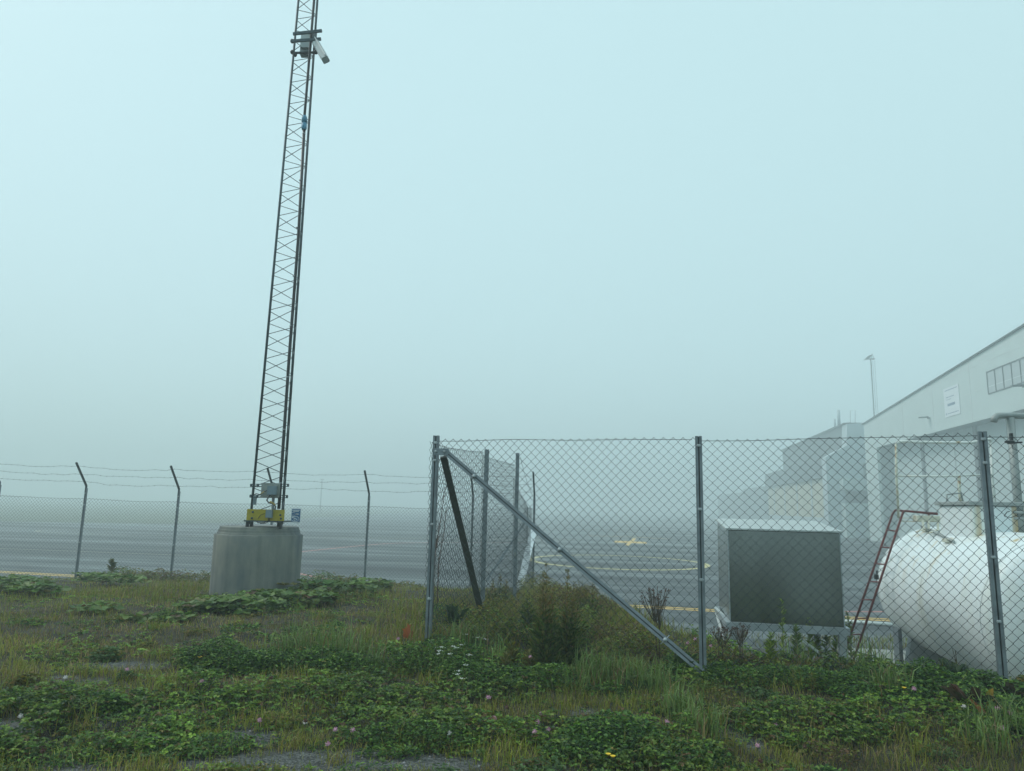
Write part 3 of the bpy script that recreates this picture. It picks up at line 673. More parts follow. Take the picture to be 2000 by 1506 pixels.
# camera cluster near the mast top
cc0 = PY(600, 103, 11.7)
cm = empty('security_camera', PY(598, 100, 11.7), 'white security camera tilted down with grey cabinet, clamped high on the lattice mast', 'camera')
for (a, c) in (((572.3, 66.4), (628.8, 60.1)), ((568.7, 80.7), (627, 76.2))):
    m_ = MB(); p, q = PY(*a, 11.45), PY(*c, 11.45); m_.bar(p, q, .03, .05); m_.build('clamp_rail', M['mast'], cm); m_ = MB()
    p2, q2 = PY(a[0] + 3, a[1] - 1, 11.95), PY(c[0] - 2, c[1], 11.95); m_.bar(p2, q2, .02, .03); m_.build('clamp_rail', M['mast'], cm)
m_ = MB(); m_.bar(PY(570, 103.5, 11.6), PY(617, 102.5, 11.6), .03, .03)
for px, py in ((571, 102), (617, 102), (571, 80.5), (576, 107)): m_.ball(PY(px, py, 11.6), .04, 8)
m_.build('lower_clamp', M['mast_dark'], cm)
m_ = rect((585, 105), (607, 62), 11.72, .12); m_.build('cabinet', M['cam_white'], cm)
rect((586, 92), (604, 74), 11.66, .05).build('cabinet_door', M['cam_white'], cm)
rect((607, 78), (617, 60), 11.75, .08).build('junction_box', M['mast'], cm)
rect((610, 86), (614, 80), 11.6, .05).build('bracket', M['cam_white'], cm)
a, c = PY(617, 84, 11.5), PY(636, 117, 11.2)
ax = (c - a).normalized(); ln = (c - a).length; sx = Vector((ax.z, 0, -ax.x)).normalized(); 
m_ = MB()
m_.sweep([a, a + ax * .03, a + ax * ln * .8, c], [(-.06, -.045), (-.045, -.06), (.045, -.06), (.06, -.045), (.06, .045), (.045, .06), (-.045, .06), (-.06, .045)], up=(0, -1, 0), scale=[.75, 1, 1.0, .98], smooth=False)
m_.build('housing', M['cam_white'], cm)
m_ = MB(); m_.sweep([a - Vector((-.012, .0, -.06)), c + ax * .03 - Vector((-.012, 0, -.06))], [(-.07, -.004), (.07, -.004), (.07, .01), (-.07, .01)], up=(.5, 0, .85)); m_.build('sun_shield', M['cam_white'], cm)
MB().tube([PY(613, 95, 11.65), PY(619, 93, 11.5), PY(622, 96, 11.45)], .022, 8).build('bracket', M['mast'], cm)

# blue notice on the far fence
FY = 19.5
sn = empty('blue_notice', PY(577, 1020, FY - .1), 'small blue and white notice board hung on the far fence right of the mast', 'sign')
def R2(x0, y0, x1, y1, d): 
    a = PY(x0, y1, d); c = PY(x1, y0, d); return [Vector((a.x, d, a.z)), Vector((c.x, d, a.z)), Vector((c.x, d, c.z)), Vector((a.x, d, c.z))]
MB().prism(R2(567.2, 992.5, 588.2, 1022, FY - .1), Vector((0, .012, 0))).build('board', M['white'], sn)
MB().prism(R2(568.4, 994.5, 587, 1019.2, FY - .106), Vector((0, .006, 0))).build('panel', M['blue'], sn)
m_ = MB(); dd = FY - .11
for x0, y0, x1, y1 in ((570.2, 996.2, 585.4, 996.9), (572.3, 998.2, 583.4, 999.2), (577, 1003.2, 581, 1005.4), (569.5, 1001, 575.5, 1001.6), (575.3, 1001, 575.9, 1010.5), (569, 1020, 573, 1020.7), (577, 1020, 583, 1020.6)):
    m_.prism(R2(x0, y0, x1, y1, dd), Vector((0, .003, 0)))
def pxp(x, y): q = PY(x, y, dd); return Vector((q.x, dd, q.z))
m_.add([pxp(576.5, 1004.5), pxp(579, 1002.4), pxp(584.2, 1004), pxp(580.5, 1006)], [(0, 1, 2, 3)])
m_.tube([pxp(576.5 + 7.4 * math.cos(t), 1013.6 + 5.2 * math.sin(t)) for t in np.linspace(-2.6, 2.7, 24)], .006, 4, False)
m_.tube([pxp(570.5, 1011), pxp(575, 1012), pxp(574, 1016), pxp(577, 1017)], .008, 4, False)
m_.tube([pxp(574, 1011.5), pxp(580.5, 1015)], .008, 4, False)
m_.tube([pxp(572.5 + 1.8 * math.cos(t), 1007.5 + 2.3 * math.sin(t)) for t in np.linspace(0, 2 * PI, 14)], .003, 4, False)
m_.build('lettering', M['white'], sn)

# ------------------------------------------------------------------ fences
D_ = .094
def chain_link(p0, p1, z0a, z0b, z1a, z1b, r_, sag=0.0, seed=1):
    """woven wire between two ground points; z0 bottom, z1 top at each end. One mesh, real zigzag wires that hook at the nodes"""
    rr_ = np.random.default_rng(seed); p0 = np.array(p0[:2]); p1 = np.array(p1[:2]); L_ = np.linalg.norm(p1 - p0); d = (p1 - p0) / L_; nrm = np.array([-d[1], d[0]])
    ns = int(round(L_ / (D_ / 2))); step = L_ / ns; V = []; Fc = []; base = 0
    for i in range(ns):
        ua = i * step; za = np.interp((i + .5) / ns, [0, 1], [z0a, z0b]); zb_ = np.interp((i + .5) / ns, [0, 1], [z1a, z1b]) - sag * math.sin(PI * (i + .5) / ns)
        nz_ = int(max(2, round((zb_ - za) / (D_ / 2)))); k = np.arange(nz_ + 1)
        z = zb_ + .012 - k * D_ / 2
        odd = (k + i) % 2
        u_ = ua + odd * step + np.where(odd == 1, .003, -.003)
        wob = (vnoise(u_, z * 1.0, 1.1) - .5) * .022; wz = (vnoise(u_ + 40, z, 1.3) - .5) * .03
        off = np.where((k % 2) == 0, r_ * .9, -r_ * .9) + (vnoise(u_, z + 20, .8) - .5) * .05
        u_ = u_ + wob; z = z + wz
        P = np.stack([p0[0] + d[0] * u_ + nrm[0] * off, p0[1] + d[1] * u_ + nrm[1] * off, z], -1)
        T = np.gradient(P, axis=0); T /= np.linalg.norm(T, axis=1)[:, None]
        e1 = np.stack([np.full(len(k), nrm[0]), np.full(len(k), nrm[1]), np.zeros(len(k))], -1)
        e2 = np.cross(T, e1); e2 /= np.linalg.norm(e2, axis=1)[:, None]
        # widen at the bends so the wire keeps its thickness
        for a_i in range(4):
            an = PI / 4 + a_i * PI / 2; V.append(P + e1 * (math.cos(an) * r_ * 1.15) + e2 * (math.sin(an) * r_ * 1.25))
        m_ = len(k)
        kk = np.arange(m_ - 1)
        for a_i in range(4):
            b2 = (a_i + 1) % 4
            Fc.append(np.stack([base + a_i * m_ + kk, base + b2 * m_ + kk, base + b2 * m_ + kk + 1, base + a_i * m_ + kk + 1], -1))
        base += 4 * m_
    V = np.concatenate(V); Fc = np.concatenate(Fc)
    mb = MB(); mb.v = [tuple(v) for v in V.tolist()]; mb.f = Fc.tolist(); mb.sm = [True] * len(mb.f)
    # line wires threaded through the top and the middle
    for fz, rw in ((0, 1.15),):
        pts = []
        for j in range(int(L_ / .06) + 1):
            t = min(1, j * .06 / L_); zz_ = z1a + (z1b - z1a) * t - sag * math.sin(PI * t) - .005 + (vnoise(t * L_ + seed, 3.3, 1.6) - .5) * .028
            pts.append((p0[0] + d[0] * t * L_, p0[1] + d[1] * t * L_, float(zz_)))
        mb.tube(pts, r_ * rw, 4)
    return mb
SLOT = [(-.031, -.022), (-.006, -.022), (-.006, .006), (.006, .006), (.006, -.022), (.031, -.022), (.031, .022), (-.031, .022)]
def post(fence, x, y, zb_, zt_, facing, ties=(.08, .25, .45, .66, .86), wide=1.0, plain=False, m='galv'):
    """channel post with a dark slot in the face that looks towards facing"""
    f_ = Vector(facing).normalized(); b = Vector((x, y, zb_)); t = Vector((x, y, zt_)); mb = MB()
    pr_ = [(a * wide, c * wide) for a, c in SLOT] if not plain else [(-.031 * wide, -.02), (.031 * wide, -.02), (.031 * wide, .02), (-.031 * wide, .02)]
    mb.sweep([b, t], pr_, up=-f_)
    po = mb.build('post', M[m], fence)
    if not plain:
        sl2 = MB(); c_ = f_ * (-.006 * 0 - .0045); side = Vector((-f_.y, f_.x, 0))
        sl2.sweep([b + Z_ * .02 - f_ * -.0, t - Z_ * .01], [(-.0058 * wide, -.012), (.0058 * wide, -.012), (.0058 * wide, .0055), (-.0058 * wide, .0055)], up=-f_)
        sl2.build('slot', M['slot_shade'], po)  # dark strip set in the groove, its shade put into the colour
        for k in ties:
            tie = MB(); c = b.lerp(t, 1 - k) + f_ * .026
            tie.box(c, (.034, .02, .026), (side, f_, Z_), bev=.004); tie.tube([c + side * .03 + f_ * -.01, c + f_ * .012, c - side * .03 + f_ * -.012], .0035, 5)
            tie.build('tie_bolt', M['galv_light'], po)
    return po
to_cam = Vector((0, -1, 0))
nf = empty('near_fence', (-.82, 7.7, .3), 'tall near chain-link fence with slotted posts and diagonal braces, turning a corner', 'fence')
cor = PY(852.5, 851, 7.7); mid = PY(1364, 852, 6.82); rig = PY(1917.5, 843, 6.46)
zc, zm, zr = cor.z, mid.z, rig.z
ext = Vector((rig.x + 2.5, rig.y - .3, zr))
ext2 = Vector((ext.x + 2.5, ext.y - .3, zr))
gz_ = lambda p: H(p.x, p.y)
fdir = (mid - cor).to_2d().normalized(); fn = Vector((fdir.y, -fdir.x, 0))
postpts = [(cor, zc), (mid, zm), (rig, zr), (ext, zr)]
post(nf, cor.x, cor.y, gz_(cor) - .1, zc, fn + Vector((0, -.6, 0)), ties=(.035, .12, .42, .76))
post(nf, mid.x, mid.y, gz_(mid) - .1, zm, to_cam + Vector((-.2, 0, 0)), ties=(.04, .3, .58, .93))
post(nf, rig.x, rig.y, gz_(rig) - .1, zr, to_cam + Vector((-.35, 0, 0)), ties=(.03, .12, .47, .7), wide=1.1)
post(nf, ext.x, ext.y, gz_(ext) - .1, zr, to_cam, wide=1.1); post(nf, ext2.x, ext2.y, gz_(ext2) - .1, zr, to_cam, wide=1.1)
bk = Vector((0, .034, 0))
for (a, c, sd_) in ((cor, mid, 1), (mid, rig, 2), (rig, ext, 3), (ext, ext2, 4)):
    chain_link(a + bk, c + bk, gz_(a) - .02, gz_(c) - .02, a.z - .04, c.z - .02, .0023, .0, sd_).build('chain_link', M['wire'], nf)
# the brace across the first bay
def brace(fence, a, c, wd=1.0, m='galv', slot=True, name='brace', fac=None):
    f_ = fac or to_cam; d = (c - a).normalized(); f_ = (f_ - d * f_.dot(d)).normalized()
    mb = MB(); mb.sweep([a, c], [(x * wd, y * wd) for x, y in SLOT] if slot else [(-.03 * wd, -.02), (.03 * wd, -.02), (.03 * wd, .02), (-.03 * wd, .02)], up=-f_)
    o = mb.build(name, M[m], fence)
    if slot:
        s2 = MB(); s2.sweep([a.lerp(c, .01), a.lerp(c, .99)], [(-.0058, -.012), (.0058, -.012), (.0058, .0055), (-.0058, .0055)], up=-f_); s2.build('slot', M['slot_shade'], o)  # same dark strip, painting the shade in the brace groove
    return o
fo = fn * .06
b0 = cor + fo + Vector((.05, 0, -(zc - PY(870, 882, 7.7).z))); b1 = PY(1372, 1312, 6.74)
b0 = PY(872, 884, 7.64)
bo = brace(nf, b0, b1)
for px, py in ((935, 940), (1114, 1100), (1308, 1263)):
    tm = MB(); t = (px - 872) / (1372 - 872); c = b0.lerp(b1, t + .0) + Vector((0, -.035, 0)); tm.ball(c, .022, 8); tm.tube([c + Vector((-.04, .01, -.04)), c, c + Vector((.04, .01, .04))], .004, 5)
    tm.build('tie_bolt', M['galv_light'], bo)
m_ = MB(); a, c = PY(846, 882, 7.6), PY(878, 883, 7.6)
m_.prism([Vector((a.x, 7.6, a.z - .036)), Vector((c.x - .03, 7.6, a.z - .036)), Vector((c.x, 7.6, a.z - .015)), Vector((c.x - .01, 7.6, a.z + .036)), Vector((a.x, 7.6, a.z + .036))], Vector((0, .012, 0)))
m_.build('bracket', M['galv'], nf)
for px in (851, 868): MB().lathe(PY(px, 882, 7.6), (0, -1, 0), [(0, .014), (.012, .014), (.012, .008), (.02, .008)], 6).build('bolt', M['galv_light'], nf)
M['brace_dark'] = mat('dark_brace_steel', (.035, .038, .030), .75, 0, .25, 8, .15, 50)  # much darker than the rest of the fence steel
brace(nf, PY(866, 892, 7.85), PY(944, 1212, 8.75), 1.2, 'brace_dark', False)
# side run going back towards the airfield
pA = PY(951, 878, 10.2); pB = PY(1011, 885, 12.5); pC = PY(1044, 972, 19.2)
post(nf, pA.x, pA.y, gz_(pA) - .1, pA.z, to_cam, plain=True, wide=1.05); post(nf, pB.x, pB.y, gz_(pB) - .1, pB.z, to_cam, plain=True, wide=1.05)
lb = PY(1006, 1084, 12.46); MB().box(lb, (.022, .006, .09)).build('tag_plate', M['plate_grey'], nf)
mt = lambda px, py, d: PY(px, py, d).z
side = Vector((-.05, 0, 0))
chain_link(cor + side, pA + side, gz_(cor), gz_(pA), mt(866, 866, 7.8), mt(945, 884, 10.2), .002, .02, 5).build('chain_link', M['wire'], nf)
chain_link(pA + side, pB + side, gz_(pA), gz_(pB), mt(956, 890, 10.2), mt(1003, 908, 12.5), .002, .01, 6).build('chain_link', M['wire'], nf)
chain_link(pB + side, pC + side, gz_(pB), gz_(pC), mt(1015, 934, 12.6), 1.55, .0010, .14, 7).build('chain_link', M['wire'], nf)
m_ = MB(); a = PY(1016, 893, 12.5); c = PY(1043, 972, 19.2)
m_.tube([a + (c - a) * t + Vector((0, 0, -.1 * math.sin(PI * t) + .012 * math.sin(t * 60))) for t in np.linspace(0, 1, 60)], .0035, 4); m_.build('barbed_wire', M['wire'], nf)

ff = empty('perimeter_fence', (-8, FY, -.4), 'far perimeter fence with barbed wire on cranked posts along the tarmac edge', 'fence')
fx = [PY(px, py, FY) for px, py in ((-185, 942), (0, 947), (169, 953.5), (350, 960), (535, 964), (721, 969), (924, 972))] + [Vector((pC.x, 19.3, pC.z))]
armv = []
for i, p in enumerate(fx):
    zt_ = p.z; last = i == len(fx) - 1
    po = post(ff, p.x, p.y, H(p.x, p.y) - .15, zt_, to_cam, ties=(.05, .17, .55, .93), wide=.95)
    tip = p + Vector((-.06, -.5, .66)); ab = p + Vector((0, -.02, -.12))
    MB().sweep([ab, p + Vector((0, -.02, .06)), tip], [(-.022, -.018), (.022, -.018), (.022, -.012), (-.014, -.012), (-.014, .018), (-.022, .018)], up=(0, -1, .3)).build('arm', M['mast'], po)
    armv.append((p + Vector((0, -.02, .06)), tip))
for i in range(len(fx) - 1):
    a, c = fx[i], fx[i + 1]
    za = a.z - .28; zc_ = c.z - .28
    chain_link(a + bk, c + bk, H(a.x, a.y) - .03, H(c.x, c.y) - .03, za, zc_, .0022, .02, 20 + i).build('chain_link', M['wire'], ff)
for k, t in enumerate((.16, .50, .84)):
    m_ = MB(); pts = []
    for i in range(len(armv) - 1):
        a = armv[i][0].lerp(armv[i][1], t); c = armv[i + 1][0].lerp(armv[i + 1][1], t); n_ = 44
        sg = random.Random(k * 9 + i).uniform(.0, .05)
        for j in range(n_ + (i == len(armv) - 2)):
            q = a.lerp(c, j / n_); q.z += -sg * math.sin(PI * j / n_) + (float(vnoise(q.x * 1.0, k * 7.0, 3.6)) - .5) * .045
            pts.append(q)
    m_.tube(pts, .0032, 4)
    for j in range(1, len(pts), 3):
        q = pts[j]; m_.bar(q + Vector((-.012, 0, -.018)), q + Vector((.012, 0, .018)), .003, .003)
    m_.build('barbed_wire', M['wire'], ff)
brace(ff, PY(1042, 1036, 19.0), PY(1012, 1158, 17.2), 2.8, 'white', False)
brace(ff, PY(1024, 1022, 19.4), PY(950, 1135, 18.6), .9, 'galv', False)

# ------------------------------------------------------------------ white tank
RT = .93; tz = .53
TA = A_; tcf = Vector((0, 0, 0))
xl = PY(1722, 1140, 11.3); tcf = Vector((xl.x + RT * .985, 11.25, tz)); TL = 3.5; tcn = tcf - TA * TL
tank = empty('fuel_tank', Vector((tcf.x - .3, 9.7, -.6)), 'large white horizontal storage tank with rust streaks, railing and manway behind the right fence', 'tank')
hd = [(RT * .999 * math.cos(a), .36 * math.sin(a)) for a in np.linspace(0, PI / 2 - .02, 12)]
prof = [(-b_, a_) for a_, b_ in reversed(hd)] + [(.4, RT), (TL * .5, RT), (TL - .4, RT)] + [(TL + b_, a_) for a_, b_ in hd]
MB().lathe(tcn, TA, prof, 72, True).build('shell', M['white_tank'], tank)
for t in (0.0, TL * .5, TL): MB().lathe(tcn + TA * (t - .012), TA, [(0, RT + .001), (.004, RT + .006), (.02, RT + .006), (.024, RT + .001)], 72, True, False).build('weld_seam', M['white_tank'], tank)
def T(u, a, r_=0.0):
    """point on the shell: u metres from the near seam, a = angle from the top (positive towards the left / camera side)"""
    e = -B_ * math.sin(a) + Z_ * math.cos(a); return tcn + TA * u + e * (RT + r_)
# manway box on top
mw0 = tcn + TA * 1.9 + Z_ * (RT + .18); mwd = PY(1833, 985, 9.9)
mc = Vector((PY(1833, 1000, 9.6).x + .85, 9.75, (PY(1900, 1000, 9.3).z))); 
zt_m = PY(1850, 985, 9.2).z
mb0 = PY(1834, 1000, 10.2); mbc = Vector((mb0.x, 10.2, 0)) + B_ * .62 - A_ * .52; zt_m = PY(1850, 987, 10.2).z
MB().box(mbc + Z_ * ((1.1 + zt_m) / 2), (1.24, 1.04, zt_m - 1.1), (B_, A_, Z_), bev=.02).build('manway_box', M['white_tank'], tank)
m_ = MB(); m_.box(mbc + Z_ * (zt_m + .02), (1.32, 1.12, .05), (B_, A_, Z_), bev=.008).build('manway_lid', M['pipe'], tank)
m_ = MB(); h0 = PY(1849, 985, 9.9)
m_.tube([h0, PY(1849, 966, 9.9), PY(1877, 963, 9.9), PY(1882, 985, 9.9)], .012, 8); m_.build('handle', M['pipe'], tank)
# guard rail at the back
yr = 10.9
def rl(pts, r_, mm, nm):
    m_ = MB(); m_.tube([PY(x, y, yr) for x, y in pts], r_, 8); return m_.build(nm, M[mm], tank)
rl([(1750, 868), (1753, 864), (1762, 862.5), (1840, 864.5), (1893, 865), (1912, 862), (1926, 858), (1933, 858), (1936.5, 863)], .022, 'rail', 'top_rail')
rl([(1750, 866), (1751, 930), (1755, 1012)], .018, 'cream', 'upright')
rl([(1936.5, 863), (1938, 930), (1943, 985)], .02, 'rail', 'upright')
rl([(1873, 930), (1874, 965), (1877, 980)], .022, 'cream', 'upright')
rl([(1751, 930), (1840, 930.5), (1938, 927)], .015, 'rail', 'mid_rail')
# small rusty landing beside the ladder
pl = [PY(1757, 1010, 10.9), PY(1832, 1017, 10.6), PY(1832, 1010, 11.2), PY(1760, 1008, 11.3)]
m_ = MB(); m_.bar(PY(1759, 1012, 10.85), PY(1793, 1012, 10.8), .03, .012); m_.bar(PY(1759, 1018, 10.85), PY(1832, 1019, 10.6), .012, .012)
m_.box(PY(1813, 1013, 10.7), (.36, .2, .085), (B_, A_, Z_), bev=.006); m_.build('landing', M['cream'], tank)
m_ = MB()
for a, c in (((1802, 1017), (1804, 1032)), ((1813, 1017), (1814, 1033)), ((1832, 1018), (1832, 1035))): m_.bar(PY(*a, 10.6), PY(*c, 10.55), .03, .02)
m_.bar(PY(1832, 1035, 10.5), PY(1812, 1042, 10.3), .04, .012); m_.bar(PY(1804, 1032, 10.5), PY(1790, 1040, 10.3), .03, .01)
m_.build('support', M['cream'], tank)
# pipe lying along the shoulder
m_ = MB(); m_.tube([T(TL - .1, .28, .06), T(TL - .5, .36, .05), T(1.5, .62, .03)], .018, 8); m_.build('shoulder_pipe', M['pipe'], tank)
for u, a in ((TL - .45, .36), (1.75, .60)): MB().box(T(u, a, .02), (.09, .16, .05), (B_, A_, Z_), bev=.008).build('pipe_clamp', M['cream'], tank)
# vent pipe
vp = PY(1994, 1022, 9.1); vt = PY(1984, 816, 9.1); vx = vp.x
vp = Vector((vx - .01, 9.1, 1.4))
MB().tube([vp, Vector((vp.x, 9.1, vt.z))], .046, 14).build('vent_pipe', M['pipe'], tank)
tz_ = PY(1984, 812, 9.1).z; el = PY(1941, 824, 9.1)
m_ = MB(); m_.tube([Vector((el.x, 9.1, tz_ - .085)), Vector((el.x + .012, 9.1, tz_ - .04)), Vector((el.x + .05, 9.1, tz_ - .006)), Vector((el.x + .1, 9.1, tz_)), Vector((vp.x + .42, 9.1, tz_)), Vector((vp.x + .47, 9.1, tz_ - .03)), Vector((vp.x + .49, 9.1, tz_ - .09))], .04, 14).build('vent_head', M['pipe'], tank)
for py in (1015, 1003): MB().lathe(Vector((vp.x, 9.1, PY(1990, py, 9.1).z)), (0, 0, 1), [(0, .085), (.03, .085)], 16).build('flange', M['pipe'], tank)
for py in (885, 940): MB().lathe(Vector((vp.x, 9.1, PY(1990, py, 9.1).z)), (0, 0, 1), [(0, .048), (.006, .048)], 14).build('pipe_band', M['pipe'], tank)
m_ = MB(); m_.box(PY(1972, 863, 9.0), (.09, .07, .03), bev=.006); m_.box(PY(1975, 853, 9.0), (.03, .04, .09), bev=.004); m_.bar(PY(1968, 866, 9.0), PY(1996, 864, 9.0), .02, .02); m_.tube([PY(x, y, 9.0) for x, y in ((1976, 868), (1978, 876), (1986, 880))], .004, 6); m_.build('valve', M['mast_dark'], tank)
m_ = MB(); m_.tube([PY(x, y, 8.9) for x, y in ((1961, 1008), (1967, 1000), (1972, 999))], .005, 6); m_.tube([PY(x, y, 8.9) for x, y in ((1962, 1009), (1975, 1011), (1988, 1005))], .004, 6); m_.build('cable', M['mast_dark'], tank)
# saddles on the slab
for u in (TL - .45, .75):
    c = tcn + TA * u
    m_ = MB(); pts = [c + (-B_ * math.sin(a) - Z_ * math.cos(a)) * (RT + .01) for a in np.linspace(-.75, .75, 12)]
    pts += [c + B_ * -.70 + Z_ * (-.595 - tz), c + B_ * .70 + Z_ * (-.595 - tz)]
    pts = pts[:12] + [c - B_ * .72 + Z_ * (-.597 - tz), c + B_ * .72 + Z_ * (-.597 - tz)]
    m_.prism(pts, TA * .16); m_.build('saddle', M['galv_light'], tank)
m_ = MB(); m_.box(tcf - B_ * .80 - TA * .35 + Z_ * (-.86), (.05, .24, .6), (B_, A_, Z_)); m_.build('saddle_leg', M['galv'], tank)
MB().box(tcf - B_ * (RT * .93) + TA * .12 + Z_ * .12, (.07, .1, .22), (B_, A_, Z_), bev=.008).build('gauge_box', M['mast_dark'], tank)
MB().tube([T(TL + .02, 1.22, .004), T(TL + .02, 1.9, .004)], .004, 5).build('sight_line', M['galv'], tank)

# red ladder leaning on the tank
la = empty('red_ladder', PY(1668, 1250, 10.9), 'narrow red steel ladder leaning on the left side of the white tank', 'ladder')
tA, bA = PY(1745, 999, 11.15), PY(1657, 1252, 11.1); tB, bB = PY(1764, 999.5, 10.8), PY(1681, 1248, 10.75)
ex = lambda a, c: c + (c - a) * ((c.z + .64) / (a.z - c.z)) if False else c + (c - a) * ((c.z + .6) / (a.z - c.z))
bA2, bB2 = ex(tA, bA), ex(tB, bB)
MB().tube([bA2, tA + (bA - tA) * .02, tA + Vector((.03, 0, .02)), PY(1763, 998, 11.1), PY(1831, 1003, 11.05)], .017, 8).build('side_rail', M['red'], la)
MB().tube([bB2, tB, tB + Vector((.03, 0, .012)), PY(1831, 1004, 10.75)], .017, 8).build('side_rail', M['red'], la)
for py in (1036, 1070, 1103, 1138, 1173, 1209, 1240):
    t = (py - 999) / (1252 - 999); p = tA.lerp(bA, t); q = tB.lerp(bB, min(1.02, t + .012)); MB().tube([p, q], .0115, 6).build('rung', M['red'], la)
MB().bar(PY(1814, 1003, 10.8), PY(1814, 1012, 10.8), .02, .02).build('strut', M['red'], la)
MB().box(PY(1712, 1127, 11.0), (.05, .04, .07)).build('bracket', M['mast_dark'], la)

# stainless cabinet on a galvanised frame
CY0 = 9.0
fl0 = PY(1421.5, 1035, CY0); flb = PY(1424, 1214, CY0)
# width along B_ so that the right edge falls where the photo has it
best = min(np.arange(.8, 2.4, .01), key=lambda q: abs(proj(*[np.array([v]) for v in (fl0 + B_ * q)])[0][0] - 1640))
CW = float(best); CDp = 1.35
cabn = empty('equipment_cabinet', Vector((fl0.x + .7, 9.6, -.6)), 'brushed stainless steel equipment cabinet on a galvanised frame between fence and tarmac', 'cabinet')
o_ = Vector((fl0.x, fl0.y, 0)); zt_c = fl0.z; zb_c = flb.z
MB().box(o_ + B_ * CW / 2 + A_ * CDp / 2 + Z_ * (zt_c + zb_c) / 2, (CW, CDp, zt_c - zb_c), (B_, A_, Z_), bev=.006).build('body', M['stainless'], cabn)
rf_ = .03
v0 = [o_ + Z_ * zt_c - B_ * rf_ - A_ * rf_, o_ + B_ * (CW + rf_) - A_ * rf_ + Z_ * zt_c, o_ + B_ * (CW + rf_) + A_ * (CDp + rf_) + Z_ * (zt_c + .10), o_ - B_ * rf_ + A_ * (CDp + rf_) + Z_ * (zt_c + .10)]
m_ = MB(); m_.add([v + Z_ * .004 for v in v0] + [v + Z_ * .022 for v in v0], [(3, 2, 1, 0), (4, 5, 6, 7), (0, 1, 5, 4), (1, 2, 6, 5), (2, 3, 7, 6), (3, 0, 4, 7)]); m_.build('roof', M['stainless_dull'], cabn)
m_ = MB()
m_.prism([o_ + Z_ * (zt_c + .002) + B_ * .004, o_ + Z_ * (zt_c + .002) + B_ * .004 + A_ * CDp, o_ + Z_ * (zt_c + .09) + B_ * .004 + A_ * CDp], B_ * .01)
m_.prism([o_ + Z_ * (zt_c + .002) + B_ * (CW - .02), o_ + Z_ * (zt_c + .002) + B_ * (CW - .02) + A_ * CDp, o_ + Z_ * (zt_c + .09) + B_ * (CW - .02) + A_ * CDp], B_ * .01); m_.build('gable', M['stainless'], cabn)
for bb in (0, CW): MB().bar(o_ + B_ * bb - A_ * .004 + Z_ * zt_c, o_ + B_ * bb - A_ * .004 + Z_ * zb_c, .012, .006).build('corner_trim', M['galv_light'], cabn)
fz = zb_c - .045
m_ = MB()
for aa in (-.02, CDp + .02): m_.box(o_ + B_ * CW / 2 + A_ * aa + Z_ * fz, (CW + .1, .05, .085), (B_, A_, Z_))
for bb in (-.03, CW + .03): m_.box(o_ + B_ * bb + A_ * CDp / 2 + Z_ * fz, (.05, CDp - .01, .08), (B_, A_, Z_))
m_.build('base_frame', M['galv_light'], cabn)
for bb in (.03, CW - .03):
    for aa in (0.0, CDp): MB().box(o_ + B_ * bb + A_ * aa + Z_ * ((fz - .045 - .6) / 2), (.085, .085, fz - .045 + .6), (B_, A_, Z_), bev=.004).build('leg', M['galv_light'], cabn)
MB().box(o_ + B_ * CW * .5 + A_ * .02 + Z_ * (-.27), (CW - .15, .05, .05), (B_, A_, Z_)).build('lower_rail', M['galv'], cabn)
brace(cabn, o_ + A_ * CDp + B_ * -.03 + Z_ * (fz - .05), o_ + A_ * .05 + B_ * .0 + Z_ * (fz - .36), .8, 'stainless_dull', False, 'brace')
brace(cabn, PY(1398, 1190, 10.2), PY(1430, 1222, 9.0), .9, 'stainless_dull', False, 'brace')
brace(cabn, o_ + B_ * CW * .55 + Z_ * (fz - .05) - A_ * .05, o_ + B_ * CW * .95 + Z_ * (fz - .42) - A_ * .05, .5, 'stainless_dull', False, 'brace')

pp = PZ(1600, 1210, GZ + .07); pq_ = PZ(1760, 1221, GZ + .07)
tag(MB().tube([pp, pq_], .08, 12).build('drain_pipe', M['rail']), 'pale pipe lying on the tarmac between the cabinet and the tank', 'pipe')

# ------------------------------------------------------------------ vegetation: masses
def mass(name, V, Fc, Colr, m, label, kind='stuff', sizes=None):
    """V (n,3); Fc (f,k); Colr (n,3) natural leaf colour"""
    me = bpy.data.meshes.new(name); nV = len(V); me.vertices.add(nV); me.vertices.foreach_set('co', V.astype(np.float32).ravel())
    k = Fc.shape[1]; nF = len(Fc); me.loops.add(nF * k); me.loops.foreach_set('vertex_index', Fc.astype(np.int32).ravel())
    me.polygons.add(nF); me.polygons.foreach_set('loop_start', np.arange(0, nF * k, k, dtype=np.int32))
    me.polygons.foreach_set('use_smooth', np.zeros(nF, bool))
    me.update(calc_edges=True)
    ca = me.color_attributes.new('Col', 'FLOAT_COLOR', 'POINT'); ca.data.foreach_set('color', np.concatenate([Colr, np.ones((nV, 1))], 1).astype(np.float32).ravel())
    me.materials.append(m); o = bpy.data.objects.new(name, me); COL.objects.link(o)
    return tag(o, label, None, None, kind) if kind else o
def palette(n, cols, jit=.25, rng=RNG):
    cols = np.array(cols); i = rng.integers(0, len(cols), n); c = cols[i] * (1 + (rng.random((n, 1)) - .5) * 2 * jit); return c * (1 + (rng.random((n, 3)) - .5) * .15)
